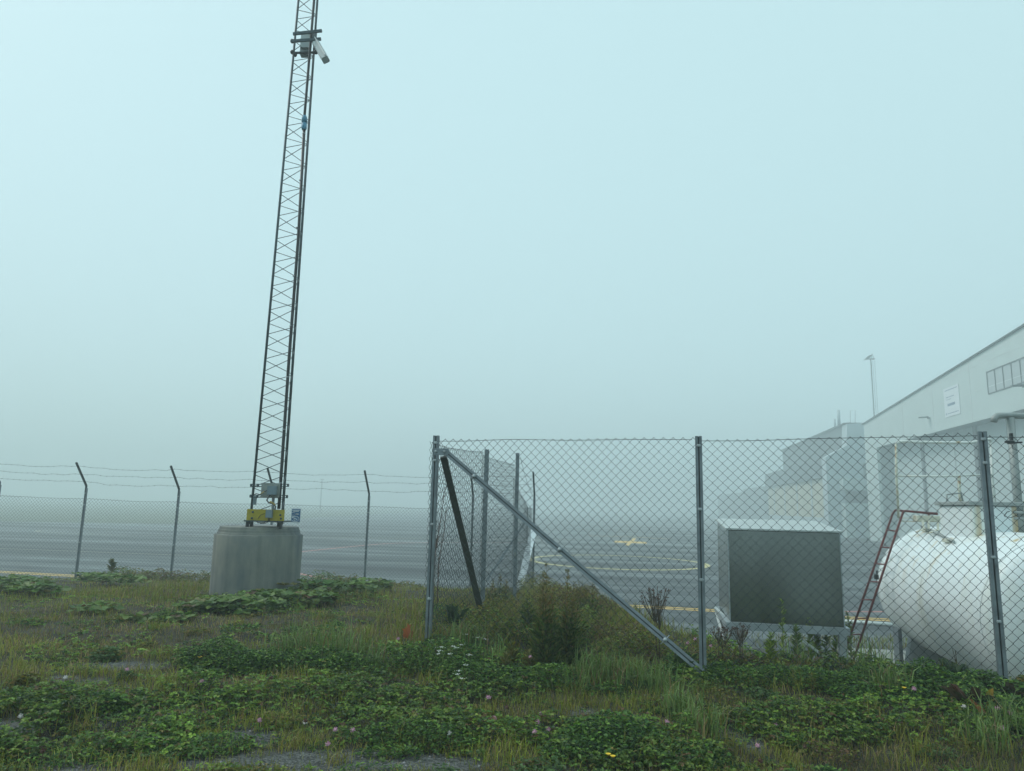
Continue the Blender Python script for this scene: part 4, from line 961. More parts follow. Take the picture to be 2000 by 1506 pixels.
def blades(x, y, z, ln, wd, lean, col, rng=RNG):
    """grass blades: two bent segments, tip to a point (as quads)"""
    n = len(x); az = rng.random(n) * 2 * PI; face = az + PI / 2 + (rng.random(n) - .5) * 1.0
    dx, dy = np.cos(az), np.sin(az); wx, wy = np.cos(face) * wd / 2, np.sin(face) * wd / 2
    l1 = lean * .35; l2 = lean
    h1 = ln * .58 * np.cos(l1); o1 = ln * .58 * np.sin(l1); h2 = h1 + ln * .42 * np.cos(l2 * 1.25); o2 = o1 + ln * .42 * np.sin(l2 * 1.25)
    P = np.empty((n, 6, 3))
    P[:, 0] = np.stack([x - wx, y - wy, z], -1); P[:, 1] = np.stack([x + wx, y + wy, z], -1)
    P[:, 2] = np.stack([x + dx * o1 - wx * .85, y + dy * o1 - wy * .85, z + h1], -1); P[:, 3] = np.stack([x + dx * o1 + wx * .85, y + dy * o1 + wy * .85, z + h1], -1)
    P[:, 4] = np.stack([x + dx * o2 - wx * .12, y + dy * o2 - wy * .12, z + h2], -1); P[:, 5] = np.stack([x + dx * o2 + wx * .12, y + dy * o2 + wy * .12, z + h2], -1)
    b = np.arange(n)[:, None] * 6; F_ = np.concatenate([b + np.array([[0, 1, 3, 2]]), b + np.array([[2, 3, 5, 4]])])
    return P.reshape(-1, 3), F_, np.repeat(col, 6, 0)
def leaflets(x, y, z, L_, W_, az, tilt, col, rng=RNG, cup=.25):
    """folded oval leaves: 4 corner points each side of a midrib -> two quads (6 verts)"""
    n = len(x); ux, uy = np.cos(az), np.sin(az); vx, vy = -uy, ux; ct, st = np.cos(tilt), np.sin(tilt); rl_ = (rng.random(n) - .5) * .9
    def pt(a, b_, c_):   # along, across, lift
        cr, sr = np.cos(rl_), np.sin(rl_)
        bb = b_ * cr; cc = c_ + b_ * sr
        return np.stack([x + ux * (a * ct) - ux * cc * st + vx * bb, y + uy * (a * ct) - uy * cc * st + vy * bb, z + a * st + cc * ct], -1)
    P = np.empty((n, 6, 3)); zero = np.zeros(n)
    P[:, 0] = pt(zero, zero, zero); P[:, 1] = pt(L_ * .45, W_ / 2, W_ * cup); P[:, 2] = pt(L_, zero, -L_ * .08); P[:, 3] = pt(L_ * .45, -W_ / 2, W_ * cup)
    P[:, 4] = pt(L_ * .85, W_ * .34, W_ * cup * .5); P[:, 5] = pt(L_ * .85, -W_ * .34, W_ * cup * .5)
    b = np.arange(n)[:, None] * 6
    F_ = np.concatenate([b + np.array([[0, 1, 4, 2]]), b + np.array([[0, 2, 5, 3]])])
    return P.reshape(-1, 3), F_, np.repeat(col, 6, 0)
def join(L_):
    V = []; F_ = []; C_ = []; b = 0
    for v, f, c in L_: V.append(v); F_.append(f + b); C_.append(c); b += len(v)
    return np.concatenate(V), np.concatenate(F_), np.concatenate(C_)

def field(n, y0, y1, xk=.78, ymin_pow=1.0, rng=RNG):
    """random points in the wedge of ground in front of the camera, thinner with distance"""
    y = y0 + (y1 - y0) * rng.random(n) ** ymin_pow; x = (rng.random(n) * 2.25 - 1) * (y * xk + .6)
    return x, y
G_GREEN = [(0.135, 0.1755, 0.0144), (0.1823, 0.221, 0.0198), (0.2295, 0.26, 0.027), (0.189, 0.195, 0.0234)]
G_YEL = [(0.247, 0.244, 0.0405), (0.299, 0.2684, 0.0495), (0.208, 0.2196, 0.0405)]
G_STRAW = [(0.276, 0.198, 0.08), (0.207, 0.1375, 0.06), (0.1725, 0.11, 0.05), (0.345, 0.253, 0.12)]
C_GREEN = [(0.0607, 0.1408, 0.018), (0.0945, 0.192, 0.0252), (0.135, 0.2432, 0.0324), (0.0297, 0.0768, 0.0144), (0.1755, 0.2816, 0.036)]
parts = []
def on_bank(x, y, z): return z > -.95
# --- base sward: short and mixed, thin over gravel
for (n, y0, y1, sc) in ((118000, 4.0, 7.6, 1.25), (90000, 7.0, 12.0, 1.6), (60000, 11.5, 22.5, 2.4)):
    x, y = field(n, y0, y1); z = hgt(x, y); ok = on_bank(x, y, z)
    px, py = proj(x, y, z); gv = patch(px, py, GRAVEL, x, y); dr = np.clip(patch(px, py, DRYP, x, y) + .8 * (vnoise(x + 90, y + 3, .8) > .56), 0, 1); cl = patch(px, py, CLOVER, x, y)
    tuft = vnoise(x, y, 3.6) * .6 + vnoise(x, y, 1.3) * .4
    ok &= RNG.random(n) < (1 - .93 * gv) * (1 - .55 * cl) * (.35 + 1.3 * np.clip(tuft, .1, .8))
    x, y, z, dr, tuft, cl = (q[ok] for q in (x, y, z, dr, tuft, cl)); n = len(x)
    yel = vnoise(x + 31, y, 1.9)
    c = palette(n, G_GREEN); c2 = palette(n, G_YEL); c3 = palette(n, G_STRAW)
    r_ = RNG.random(n); pk2 = (r_ < .22 + .5 * np.clip((yel - .5) * 2.4, 0, 1))[:, None]; pk3 = (RNG.random(n) < .16 + .42 * dr)[:, None]
    c = np.where(pk2, c2, c); c = np.where(pk3, c3, c); c = c * (.6 + .9 * vnoise(x + 12, y + 77, 2.3)[:, None])
    ln = (.028 + .075 * RNG.random(n) ** 2.0) * (.45 + tuft * 1.2) * (1 - .35 * dr) * (1 + .25 * (sc - 1))
    parts.append(blades(x, y, z - .004, ln, (.0022 + .0022 * RNG.random(n)) * sc, .25 + 1.0 * RNG.random(n), c))
# --- grass tufts: bright longer arching blades
tx, ty = field(330, 4.6, 11.5); tz_a = hgt(tx, ty); tp_, tq_ = proj(tx, ty, tz_a)
gk = (patch(tp_, tq_, GRAVEL, tx, ty) < .5) & on_bank(tx, ty, tz_a) & (RNG.random(330) < .75)
tx, ty = tx[gk], ty[gk]
extra = [(40, 1325, 60, .10, 2), (170, 1325, 50, .14, 1), (430, 1290, 40, .16, 1), (600, 1262, 130, .26, 0), (650, 1275, 150, .28, 0), (560, 1275, 110, .24, 0), (700, 1290, 100, .24, 0), (740, 1305, 80, .2, 0), (900, 1265, 120, .26, 0), (960, 1285, 90, .24, 0), (850, 1290, 90, .22, 0),
         (1160, 1325, 110, .24, 0), (1200, 1335, 110, .22, 0), (1250, 1330, 90, .2, 0), (1130, 1345, 80, .2, 1), (1290, 1345, 110, .2, 1), (1330, 1400, 120, .2, 0), (1370, 1440, 110, .22, 1), (1110, 1400, 70, .1, 1), (1400, 1420, 90, .16, 1), (1560, 1310, 100, .22, 1), (1700, 1325, 120, .24, 0),
         (1730, 1340, 120, .22, 0), (1640, 1315, 90, .2, 0), (1480, 1330, 70, .14, 1), (1960, 1440, 110, .22, 0), (1920, 1470, 80, .2, 0), (150, 1440, 60, .12, 1), (660, 1490, 60, .12, 1), (1570, 1340, 90, .16, 1), (1270, 1490, 90, .18, 0), (540, 1345, 50, .12, 1), (1700, 1400, 60, .12, 1)]
T_ = [(a, b_, int(RNG.integers(14, 46)), float(RNG.uniform(.08, .19)), int(RNG.integers(0, 3) > 0)) for a, b_ in zip(tx, ty)]
for px, py, n, L_, t in extra:
    p = PZ(px, py, .1); p = PZ(px, py, H(p.x, p.y)); T_.append((p.x, p.y, n, L_, t))
X_ = []; 
for a, b_, n, L_, t in T_:
    sp = .035 + .25 * L_; x = a + RNG.normal(0, sp, n); y = b_ + RNG.normal(0, sp, n); z = hgt(x, y)
    c = palette(n, [G_GREEN, G_YEL, G_STRAW][t] if t != 1 else G_YEL + G_GREEN[2:]); k = RNG.random(n) < .1; c[k] = palette(int(k.sum()), G_STRAW)
    big = L_ > .195
    if big: c = palette(n, [(.15, .24, .06), (.20, .28, .08), (.11, .18, .035)]); k = RNG.random(n) < .12; c[k] = palette(int(k.sum()), G_STRAW)
    parts.append(blades(x, y, z - .005, L_ * (.6 + .8 * RNG.random(n)) * (1.15 if big else 1), (.0035 + .0035 * RNG.random(n)) * (1.5 if big else 1.1), (.3 if not big else .15) + 1.2 * RNG.random(n), c))
# thin dead stalks standing above the turf
n = 1500; x, y = field(n, 4.4, 12.5); z = hgt(x, y); ok = on_bank(x, y, z) & (vnoise(x, y, 1.1) > .42); x, y, z = x[ok], y[ok], z[ok]; n = len(x)
parts.append(blades(x, y, z, .10 + .22 * RNG.random(n) ** 1.5, .003 + 0 * x, .1 + .6 * RNG.random(n), palette(n, [(.20, .13, .06), (.12, .07, .04), (.30, .23, .12)])))
# rough grass on the bank edges and beyond the slab
for (xa, xb, ya, yb, n, L_) in ((-17, .5, 17.5, 20.2, 14000, .10), (.3, 2.6, 9, 19, 16000, .20), (1.9, 9, 6.6, 8.4, 13000, .10), (2.2, 13, 12.5, 13.6, 5000, .14), (-6.5, -1.8, 10.8, 13.2, 5000, .18), (-1.6, 1.7, 7.6, 11, 9000, .18)):
    x = xa + (xb - xa) * RNG.random(n); y = ya + (yb - ya) * RNG.random(n); z = hgt(x, y); z = np.where((y > 12.4) & (x > 3), -.62, z)
    ok = (z > -1.0) | (y > 12.4) & (x > 2.5) & (y < 14); ok &= RNG.random(n) < np.clip(vnoise(x, y, 2.2) * 1.5, .1, 1)
    ok &= ((x + 4.14) ** 2 + (y - 11.95) ** 2 > .76 ** 2)
    x, y, z = x[ok], y[ok], z[ok]; n = len(x)
    c = palette(n, G_GREEN + G_YEL[:1] + G_STRAW[:2]); parts.append(blades(x, y, z - .01, L_ * (.4 + .8 * RNG.random(n)), .006 + .004 * RNG.random(n), .2 + .9 * RNG.random(n), c))
V, F_, C_ = join(parts); mass('grass', V, F_, C_, M['grass'], 'short mixed grass with yellowed tufts covering the bank')

# --- clover and other low broad leaves
parts = []
for (n, y0, y1, sc) in ((90000, 4.0, 7.4, 1.35), (40000, 7.2, 12, 1.6)):
    x, y = field(n, y0, y1); z = hgt(x, y); px, py = proj(x, y, z); cl = patch(px, py, CLOVER, x, y); gv = patch(px, py, GRAVEL, x, y)
    dens = np.clip(cl * 1.1 * (vnoise(x + 3, y + 9, 4.2) + .25 * vnoise(x, y, 14.0) > .52) + .30 * (vnoise(x + 7, y, 2.8) > .6), 0, 1) * (1 - .95 * gv) * np.clip(vnoise(x, y + 50, 6.0) * 2.0, .15, 1)
    ok = (RNG.random(n) < dens) & on_bank(x, y, z); x, y, z, cl = x[ok], y[ok], z[ok], cl[ok]; n = len(x)
    hh = (.015 + .10 * cl * (.3 + .7 * vnoise(x, y, 5.5)) + .02 * RNG.random(n)) * (.35 + .65 * RNG.random(n)) * 1.25
    az = RNG.random(n) * 2 * PI; c = palette(n, C_GREEN, .3); lt_ = vnoise(x + 60, y + 5, 1.7)[:, None]; c = c * (.65 + .9 * lt_) * np.array([[1.1, 1.0, .9]]); k = RNG.random(n) < .08; c[k] = palette(int(k.sum()), [(.20, .17, .04), (.14, .08, .03)])
    sz = (.013 + .012 * RNG.random(n)) * sc
    for j in range(3):
        parts.append(leaflets(x, y, z + hh, sz, sz * .85, az + j * 2.094 + (RNG.random(n) - .5) * .3, -.1 + (RNG.random(n) - .4) * .8, c))
V, F_, C_ = join(parts); mass('clover', V, F_, C_, M['leaf'], 'dark green clover and low leafy herbs in mats')

# --- larger leafy herbs: nettle/raspberry-like mounds, coltsfoot round the ring, weeds along the fences
def herb(n, cx, cy, rx, ry, hmax, sz, cols, jit=.3, wide=.55, bare=.0):
    a = RNG.random(n) * 2 * PI; r_ = np.sqrt(RNG.random(n)); x = cx + rx * r_ * np.cos(a); y = cy + ry * r_ * np.sin(a); z0 = hgt(x, y); z0 = np.maximum(z0, -1.0)
    hm = hmax * np.sqrt(np.clip(1 - r_ ** 2 * .9, 0, 1)) * (.5 + .8 * vnoise(x, y, 4.1)); hh = hm * (1 - RNG.random(n) ** 1.7 * .9)
    c = palette(n, cols, jit); s_ = sz * (.6 + .8 * RNG.random(n))
    inring = (x + 4.14) ** 2 + (y - 11.95) ** 2 < .78 ** 2
    ok = ~inring
    return leaflets(x[ok], y[ok], (z0 + hh)[ok], s_[ok], (s_ * wide)[ok], RNG.random(ok.sum()) * 2 * PI, (-.5 + 1.0 * RNG.random(ok.sum())), c[ok])
def at_px(px, py): p = PZ(px, py, .12); return PZ(px, py, H(p.x, p.y))
parts = []
YG0 = [(.17, .25, .030), (.13, .20, .025), (.22, .27, .04)]
DK = [(0.054, 0.13, 0.0198), (0.0878, 0.182, 0.0234), (0.027, 0.0715, 0.0144), (0.1485, 0.26, 0.036)]
OL = [(0.15, 0.1625, 0.0234), (0.1875, 0.1875, 0.027), (0.0875, 0.125, 0.018), (0.2125, 0.15, 0.0315)]
BR = [(.14, .075, .035), (.16, .10, .045), (.09, .05, .03)]
for px, py, rx, ry, hh, n, sz in ((440, 1305, .42, .28, .20, 2600, .03), (530, 1305, .35, .26, .17, 1900, .03), (390, 1290, .25, .2, .13, 800, .028), (610, 1300, .5, .25, .16, 2400, .03), (690, 1315, .4, .22, .15, 1300, .03), (860, 1300, .5, .28, .22, 2400, .032), (940, 1330, .45, .26, .2, 2200, .03),
                              (1200, 1465, .42, .26, .20, 2400, .034), (1140, 1480, .3, .2, .12, 900, .03), (1280, 1480, .3, .2, .15, 1100, .03), (820, 1450, .45, .2, .14, 1700, .026), (1340, 1490, .3, .2, .16, 900, .03), (1340, 1320, .35, .2, .12, 1000, .03), (1450, 1325, .4, .25, .15, 1500, .03),
                              (1640, 1330, .45, .25, .17, 1900, .032), (1560, 1320, .4, .2, .15, 1300, .03), (1720, 1345, .4, .2, .14, 1300, .03), (1860, 1345, .45, .25, .20, 2200, .036), (1930, 1360, .4, .3, .22, 2000, .036), (1800, 1345, .3, .2, .16, 1000, .036), (1960, 1400, .35, .3, .18, 1500, .03), (1060, 1330, .4, .25, .14, 1500, .028), (350, 1460, .5, .25, .10, 1900, .026), (150, 1400, .6, .2, .09, 1500, .024), (120, 1480, .5, .2, .08, 1300, .024)):
    p = at_px(px, py); parts.append(herb(n, p.x, p.y, rx, ry, hh, sz, DK))
# many small mounds of different herbs scattered through the turf
for k in range(210):
    y_ = 4.3 + 5.2 * RNG.random() ** 1.2; x_ = (RNG.random() * 2 - 1) * y_ * .76; z_ = H(x_, y_); a_x, a_y = proj(np.array([x_]), np.array([y_]), np.array([z_]))
    if z_ < -.4 or patch(a_x, a_y, GRAVEL, np.array([x_]), np.array([y_]))[0] > .3: continue
    q = RNG.random(); pal = DK if q < .55 else ([(.07, .13, .035), (.09, .16, .045)] if q < .75 else (OL if q < .92 else BR + OL))
    parts.append(herb(int(RNG.integers(60, 260)), x_, y_, RNG.uniform(.06, .24), RNG.uniform(.05, .16), RNG.uniform(.03, .11), RNG.uniform(.02, .045), pal, wide=RNG.uniform(.25, .7)))
# weed belt inside the near fence corner and along its foot
for px, py, rx, ry, hh, n, sz, pal in ((900, 1235, .5, .5, .28, 2200, .03, OL + DK), (980, 1215, .5, .5, .35, 2600, .028, OL), (1070, 1255, .5, .4, .34, 3200, .028, DK + OL), (1150, 1210, .45, .5, .36, 2600, .028, OL + BR), (1210, 1255, .4, .35, .24, 1800, .026, OL + BR), (1100, 1190, .5, .8, .34, 2600, .03, OL + BR), (1050, 1150, .5, 1.0, .34, 2200, .034, OL), (1150, 1150, .3, .8, .34, 1600, .034, OL + BR),
                                   (1520, 1296, .30, .10, .26, 1300, .036, OL + YG0), (1600, 1298, .40, .10, .40, 2200, .038, OL + YG0), (1665, 1298, .22, .10, .30, 1000, .034, OL + YG0), (1440, 1296, .3, .10, .2, 900, .028, OL + BR), (1560, 1298, .12, .08, .34, 500, .04, YG0), (1630, 1298, .1, .08, .46, 500, .042, YG0), (1740, 1305, .3, .1, .14, 800, .03, OL), (1230, 1275, .4, .25, .24, 1500, .03, OL + YG0), (1120, 1240, .35, .3, .42, 1500, .032, OL + YG0), (950, 1250, .3, .25, .34, 1400, .034, OL + YG0), (1290, 1285, .3, .2, .16, 900, .024, BR + OL), (1400, 1295, .5, .2, .14, 1300, .026, OL + DK), (1500, 1290, .5, .2, .18, 1500, .028, OL + DK), (1600, 1290, .5, .2, .22, 1700, .03, OL + DK), (1700, 1300, .4, .2, .12, 900, .026, OL), (860, 1215, .25, .4, .25, 1000, .03, DK), (930, 1190, .3, .5, .24, 1000, .03, OL), (1360, 1290, .5, .25, .10, 900, .024, BR + OL)):
    p = at_px(px, py); parts.append(herb(n, p.x, p.y, rx, ry, hh, sz, pal))
# leafy rim of the bank in front of the far fence
for px, rx, hh, n, pal in ((20, .8, .1, 400, OL), (100, .7, .08, 300, OL), (230, .6, .38, 1100, DK + OL), (290, .7, .40, 1300, OL), (335, .5, .42, 900, OL + BR), (385, .5, .34, 900, OL), (440, .6, .3, 900, OL), (640, .8, .42, 1500, DK + OL), (680, .6, .36, 1000, OL), (740, .7, .25, 700, OL + BR), (790, .6, .25, 600, OL)):
    p = PY(px, 1118, 18.6); x_ = p.x; parts.append(herb(n, x_, 18.6, rx, .8, hh * .85, .055, pal))
# coltsfoot: big rounded leaves
cx_ = []
for px, py, rx, ry, n, hh in ((470, 1195, .55, .35, 150, .16), (560, 1185, .7, .4, 210, .17), (640, 1165, .8, .5, 260, .20), (700, 1150, .6, .5, 170, .18), (400, 1195, .35, .3, 70, .10), (180, 1195, .35, .25, 30, .08), (60, 1160, .5, .3, 60, .12), (300, 1215, .5, .2, 40, .06), (215, 1140, .6, .5, 120, .18), (40, 1135, .6, .5, 90, .15)):
    p = at_px(px, py); a = RNG.random(n) * 2 * PI; r_ = np.sqrt(RNG.random(n)); x = p.x + rx * r_ * np.cos(a); y = p.y + ry * r_ * np.sin(a)
    ok = (x + 4.14) ** 2 + (y - 11.95) ** 2 > .8 ** 2; x, y = x[ok], y[ok]; n = len(x); z = hgt(x, y) + hh * (.3 + .8 * RNG.random(n)) ; s_ = .07 + .07 * RNG.random(n)
    c = palette(n, [(.11, .18, .036), (.14, .21, .045), (.075, .14, .03)], .25)
    k = RNG.random(n) < .08; c[k] = palette(int(k.sum()), [(.17, .15, .04), (.12, .07, .03)])
    az = RNG.random(n) * 2 * PI; tl = (RNG.random(n) - .45) * .7
    parts.append(leaflets(x, y, z, s_, s_ * 1.05, az, tl, c, cup=.12)); parts.append(leaflets(x, y, z, s_ * .75, s_ * .9, az + 2.2, tl, c, cup=.1)); parts.append(leaflets(x, y, z, s_ * .75, s_ * .9, az - 2.2, tl, c, cup=.1))
V, F_, C_ = join(parts); mass('leafy_weeds', V, F_, C_, M['leaf'], 'leafy weeds and coltsfoot massed along the bank, ring and fence foot')

# pebbles in the gravel patches
n = 26000; x, y = field(n, 4.2, 8.5); z = hgt(x, y); px, py = proj(x, y, z); gv = patch(px, py, GRAVEL, x, y)
ok = RNG.random(n) < np.clip(gv * 1.0 + .015, 0, 1); x, y, z = x[ok], y[ok], z[ok]; n = len(x)
s_ = .003 + .010 * RNG.random(n) ** 4; oct_ = np.array([(1, 0, 0), (0, 1, 0), (-1, 0, 0), (0, -1, 0), (0, 0, .7), (0, 0, -.5)])
V = (np.stack([x, y, z + .001], -1)[:, None, :] + oct_[None] * s_[:, None, None] * (.7 + .6 * RNG.random((n, 6, 1)))).reshape(-1, 3)
b = np.arange(n)[:, None] * 6; F_ = np.concatenate([b + np.array([q]) for q in ((0, 1, 4), (1, 2, 4), (2, 3, 4), (3, 0, 4), (1, 0, 5), (2, 1, 5), (3, 2, 5), (0, 3, 5))])
mass('gravel', V, F_, np.repeat(palette(n, [(.09, .09, .085), (.16, .16, .15), (.27, .27, .26), (.05, .05, .045)], .2), 6, 0), veg_mat('pebble', .85, 0), 'loose grey pebbles in the bare patches')

# ------------------------------------------------------------------ individual plants and flowers
def leafmesh(name, L_, parent, m=None):
    V, F_, C_ = join(L_); org = Vector(parent.location); V = V - np.array(org)
    o = mass(name, V, F_, C_, m or M['leaf'], None, None); o.parent = parent; return o
def line3(p, q, n, r=RNG): t = r.random(n)[:, None]; return np.array(p)[None] * (1 - t) + np.array(q)[None] * t
def mugwort(px, py, top, lab, seed, grp='mugwort plants inside the fence corner', stems=7, spread=.16, cols=None, heads=True):
    r_ = np.random.default_rng(seed); p = at_px(px, py); hh = PY(px, top, p.y).z - p.z
    e = empty('mugwort', p, lab, 'weed plant', grp); sb = MB(); L_ = []
    for s in range(stems):
        az = r_.random() * 2 * PI; sp = spread * r_.random() ; h_ = hh * (1 if s == 0 else r_.uniform(.5, .92)); b0_ = p + Vector((r_.normal(0, .03), r_.normal(0, .03), -.03)); t0 = b0_ + Vector((math.cos(az) * sp * (s > 0), math.sin(az) * sp * (s > 0), h_))
        sb.tube([b0_, b0_.lerp(t0, .5) + Vector((0, 0, .02)), t0], .004, 5, scale=[1, .8, .4])
        n = int(150 * h_ / .6); P = line3(b0_, t0, n, r_); t = (P[:, 2] - b0_.z) / h_; rad = .17 * (1.02 - t) ** .8 + .02; az2 = r_.random(n) * 2 * PI; rr_ = rad * r_.random(n) * .7
        P[:, 0] += rr_ * np.cos(az2); P[:, 1] += rr_ * np.sin(az2); sz = (.062 * (1.1 - t) + .016) * (.7 + .6 * r_.random(n))
        c = palette(n, cols or [(.07, .125, .022), (.11, .15, .028), (.16, .17, .035), (.05, .09, .018)], .3, r_)
        if heads: up_ = t > .6; sz = np.where(up_, sz * .95, sz); P[up_, 0] = P[up_, 0] * .5 + .5 * (b0_.x + (t0.x - b0_.x) * t[up_]); c[up_] = palette(int(up_.sum()), [(.20, .17, .05), (.14, .15, .04), (.24, .16, .05)], .3, r_)
        L_.append(leaflets(P[:, 0], P[:, 1], P[:, 2], sz, sz * .34, az2, .5 + .5 * r_.random(n), c, r_))
    sb.build('stem', M['stem'], e); leafmesh('foliage', L_, e); return e
mugwort(1062, 1300, 1092, 'tallest mugwort with a rusty seed spike, behind the diagonal brace near the fence corner', 1, stems=8)
mugwort(1108, 1290, 1104, 'mugwort spike right of the tallest one, touching the diagonal fence brace', 2, stems=7)
mugwort(1030, 1250, 1150, 'shorter dark bushy mugwort left of the tallest spike', 3, stems=7, heads=False)
mugwort(1150, 1225, 1120, 'spreading olive mugwort under the middle of the diagonal brace', 4, stems=6, spread=.3)
mugwort(962, 1200, 1128, 'slim mugwort standing at the foot of the plain side fence post', 5, stems=3, spread=.08)
mugwort(985, 1180, 1118, 'slim mugwort between the two plain side fence posts', 6, stems=3, spread=.08)
def umbel(px, py, top, lab, seed, wide=.16, m='stem', nm='dead_umbel', cat='dead plant', dens=16):
    r_ = random.Random(seed); p = at_px(px, py); hh = PY(px, top, p.y).z - p.z; e = empty(nm, p, lab, cat, None); sb = MB(); hd_ = MB()
    for s in range(3):
        b0_ = p + Vector((r_.uniform(-.03, .03), r_.uniform(-.03, .03), -.03)); k = p + Vector((r_.uniform(-.04, .04), r_.uniform(-.04, .04), hh * r_.uniform(.45, .6)))
        sb.tube([b0_, k], .0045, 5, scale=[1, .7])
        for j in range(dens // 3 + 2):
            a = r_.random() * 2 * PI; t = k + Vector((math.cos(a) * wide * r_.random(), math.sin(a) * wide * r_.random(), (hh - (k.z - p.z)) * r_.uniform(.55, 1)))
            sb.tube([k, k.lerp(t, .6) + Vector((0, 0, -.01)), t], .0022, 4)
            for q in range(4): hd_.ball(t + Vector((r_.uniform(-.012, .012), r_.uniform(-.012, .012), r_.uniform(-.006, .012))), .0045, 5)
    sb.build('stem', M[m], e); hd_.build('seed_head', M['brownhead'], e)
umbel(1285, 1300, 1148, 'tall withered brown seed-head plant in front of the lower end of the diagonal brace', 3, .17, dens=36)
umbel(1412, 1300, 1225, 'low withered plant with dark seed heads at the foot of the cabinet frame', 4, .12, dens=24)
umbel(1445, 1296, 1222, 'tangle of dark dead seed heads under the left end of the steel cabinet', 5, .12, dens=24)
umbel(1868, 1315, 1228, 'thin dry stalk with sparse seed heads against the white tank', 6, .05, dens=14)
def stalk_leaves(px, py, top, lab, seed, cols, nm='willowherb', cat='weed plant', grp=None, L0=.07, n=44, wdt=.3, lean=.02, m='gstem', dens=1.0):
    r_ = np.random.default_rng(seed); p = at_px(px, py); hh = PY(px, top, p.y).z - p.z; e = empty(nm, p, lab, cat, grp); t0 = p + Vector((r_.normal(0, lean), r_.normal(0, lean), hh))
    MB().tube([p - Z_ * .03, p.lerp(t0, .5), t0], .004, 5, scale=[1, .8, .4]).build('stem', M[m], e)
    P = line3(p + Z_ * hh * .12, t0, n, r_); t = (P[:, 2] - p.z) / hh; az = r_.random(n) * 2 * PI; sz = L0 * (.75 + .5 * r_.random(n)) * (1.15 - .5 * t)
    leafmesh('foliage', [leaflets(P[:, 0], P[:, 1], P[:, 2], sz, sz * wdt, az, .45 + .6 * r_.random(n), palette(n, cols, .25, r_), r_)], e)
YG = [(.20, .30, .035), (.16, .24, .03), (.26, .33, .05)]
gpw = 'willowherb stalks between cabinet and ladder'
stalk_leaves(1531, 1300, 1172, 'single yellow-green stalk with a leafy rosette on top, before the steel cabinet', 1, YG, grp=gpw)
for i, (px, py, tp_, lb_) in enumerate(((1560, 1300, 1222, 'low dense willowherb just right of the single rosette stalk'), (1585, 1300, 1205, 'mid-height willowherb under the right half of the steel cabinet'), (1598, 1300, 1180, 'taller pale willowherb with narrow leaves before the cabinet corner'), (1612, 1298, 1205, 'bushy willowherb directly beneath the cabinet right corner'), (1632, 1300, 1225, 'short willowherb between cabinet corner and red ladder'), (1650, 1296, 1148, 'tallest willowherb reaching past the cabinet edge beside the red ladder'), (1664, 1298, 1200, 'willowherb growing through the foot of the red ladder'), (1504, 1302, 1240, 'small yellowing willowherb left of the single rosette stalk'))):
    stalk_leaves(px, py, tp_, lb_, 10 + i, YG if i % 3 else [(.10, .17, .03), (.14, .20, .04)], grp=gpw, n=95, L0=.085)
stalk_leaves(1944, 1322, 1252, 'pale feathery weed climbing the front of the right fence post', 31, [(.12, .12, .06), (.09, .10, .05)], L0=.035, n=70, wdt=.25, m='gstem')
stalk_leaves(1932, 1320, 1285, 'small feathery weed left of the right fence post base', 32, [(.12, .14, .06), (.06, .09, .03)], L0=.03, n=40)
for i, (px, py, tp_, lb_) in enumerate(((845, 1210, 950, 'tall reddish dry stalk caught in the mesh right of the corner post'), (853, 1205, 990, 'reddish dry twig climbing the mesh beside the taller one at the corner post'), (838, 1215, 1060, 'short reddish dry stalk at the foot of the corner post'))):
    r_ = random.Random(i); p = at_px(px, py); tpt = PY(px + 24 - 5 * i, tp_, p.y); e = empty('dry_stalk', p, lb_, 'dry stalk', 'dry stalks in the mesh at the corner post')
    m_ = MB(); md = PY(px + 4, (py + tp_) / 2, p.y); m_.tube([p, p.lerp(md, .5), md, md.lerp(tpt, .5) + Vector((.015, 0, 0)), tpt], .007, 5, scale=[1.3, 1, .9, .7, .3])
    for j in range(16): t = r_.uniform(.35, 1); q = p.lerp(md, t * 2) if t < .5 else md.lerp(tpt, t * 2 - 1); m_.tube([q, q + Vector((r_.uniform(-.05, .06), r_.uniform(-.04, .04), r_.uniform(.06, .16)))], .0022, 4)
    m_.build('stem', mat('reddish_stem', (.10, .05, .035), .8, 0, .3, 10) if i == 0 else bpy.data.materials['reddish_stem'], e)
# docks: broad leaf clumps
def dock(px, py, lab, seed, cols, n=14, L_=.2, w_=.35, tilt=.9, grp=None, nm='dock'):
    r_ = np.random.default_rng(seed); p = at_px(px, py); e = empty(nm, p, lab, 'weed plant', grp)
    x = p.x + r_.normal(0, .03, n); y = p.y + r_.normal(0, .03, n); s_ = L_ * (.6 + .6 * r_.random(n)); c = palette(n, cols, .25, r_)
    leafmesh('foliage', [leaflets(x, y, np.full(n, p.z + (.07 if n < 10 else .02)), s_, s_ * w_, r_.random(n) * 2 * PI, tilt + (r_.random(n) - .6) * .8, c, r_)], e)
dock(885, 1240, 'dark broad-leaved dock just right of the corner post foot', 1, [(.022, .05, .016), (.03, .06, .02)], 16, .30, .4, 1.2)
dock(1335, 1312, 'bright green dock beneath the lower end of the diagonal brace', 2, [(.06, .12, .025), (.05, .10, .02)], 16, .17, .35, 1.0)
dock(1245, 1355, 'bright arching dock in the grass left of the brace foot', 3, [(.055, .11, .03)], 12, .14, .3, .8)
dock(1870, 1340, 'large dark green dock spreading left of the right fence post', 4, [(.025, .055, .02), (.035, .07, .022)], 30, .22, .4, .8)
dock(1895, 1385, 'reddish brown dock leaves low on the right below the fence post', 5, [(.06, .04, .02), (.09, .035, .015), (.05, .05, .02)], 30, .20, .35, .7)
dock(1965, 1375, 'dark reddish dock at the right photo edge', 6, [(.035, .035, .018), (.05, .035, .02), (.03, .05, .02)], 36, .2, .35, .8)
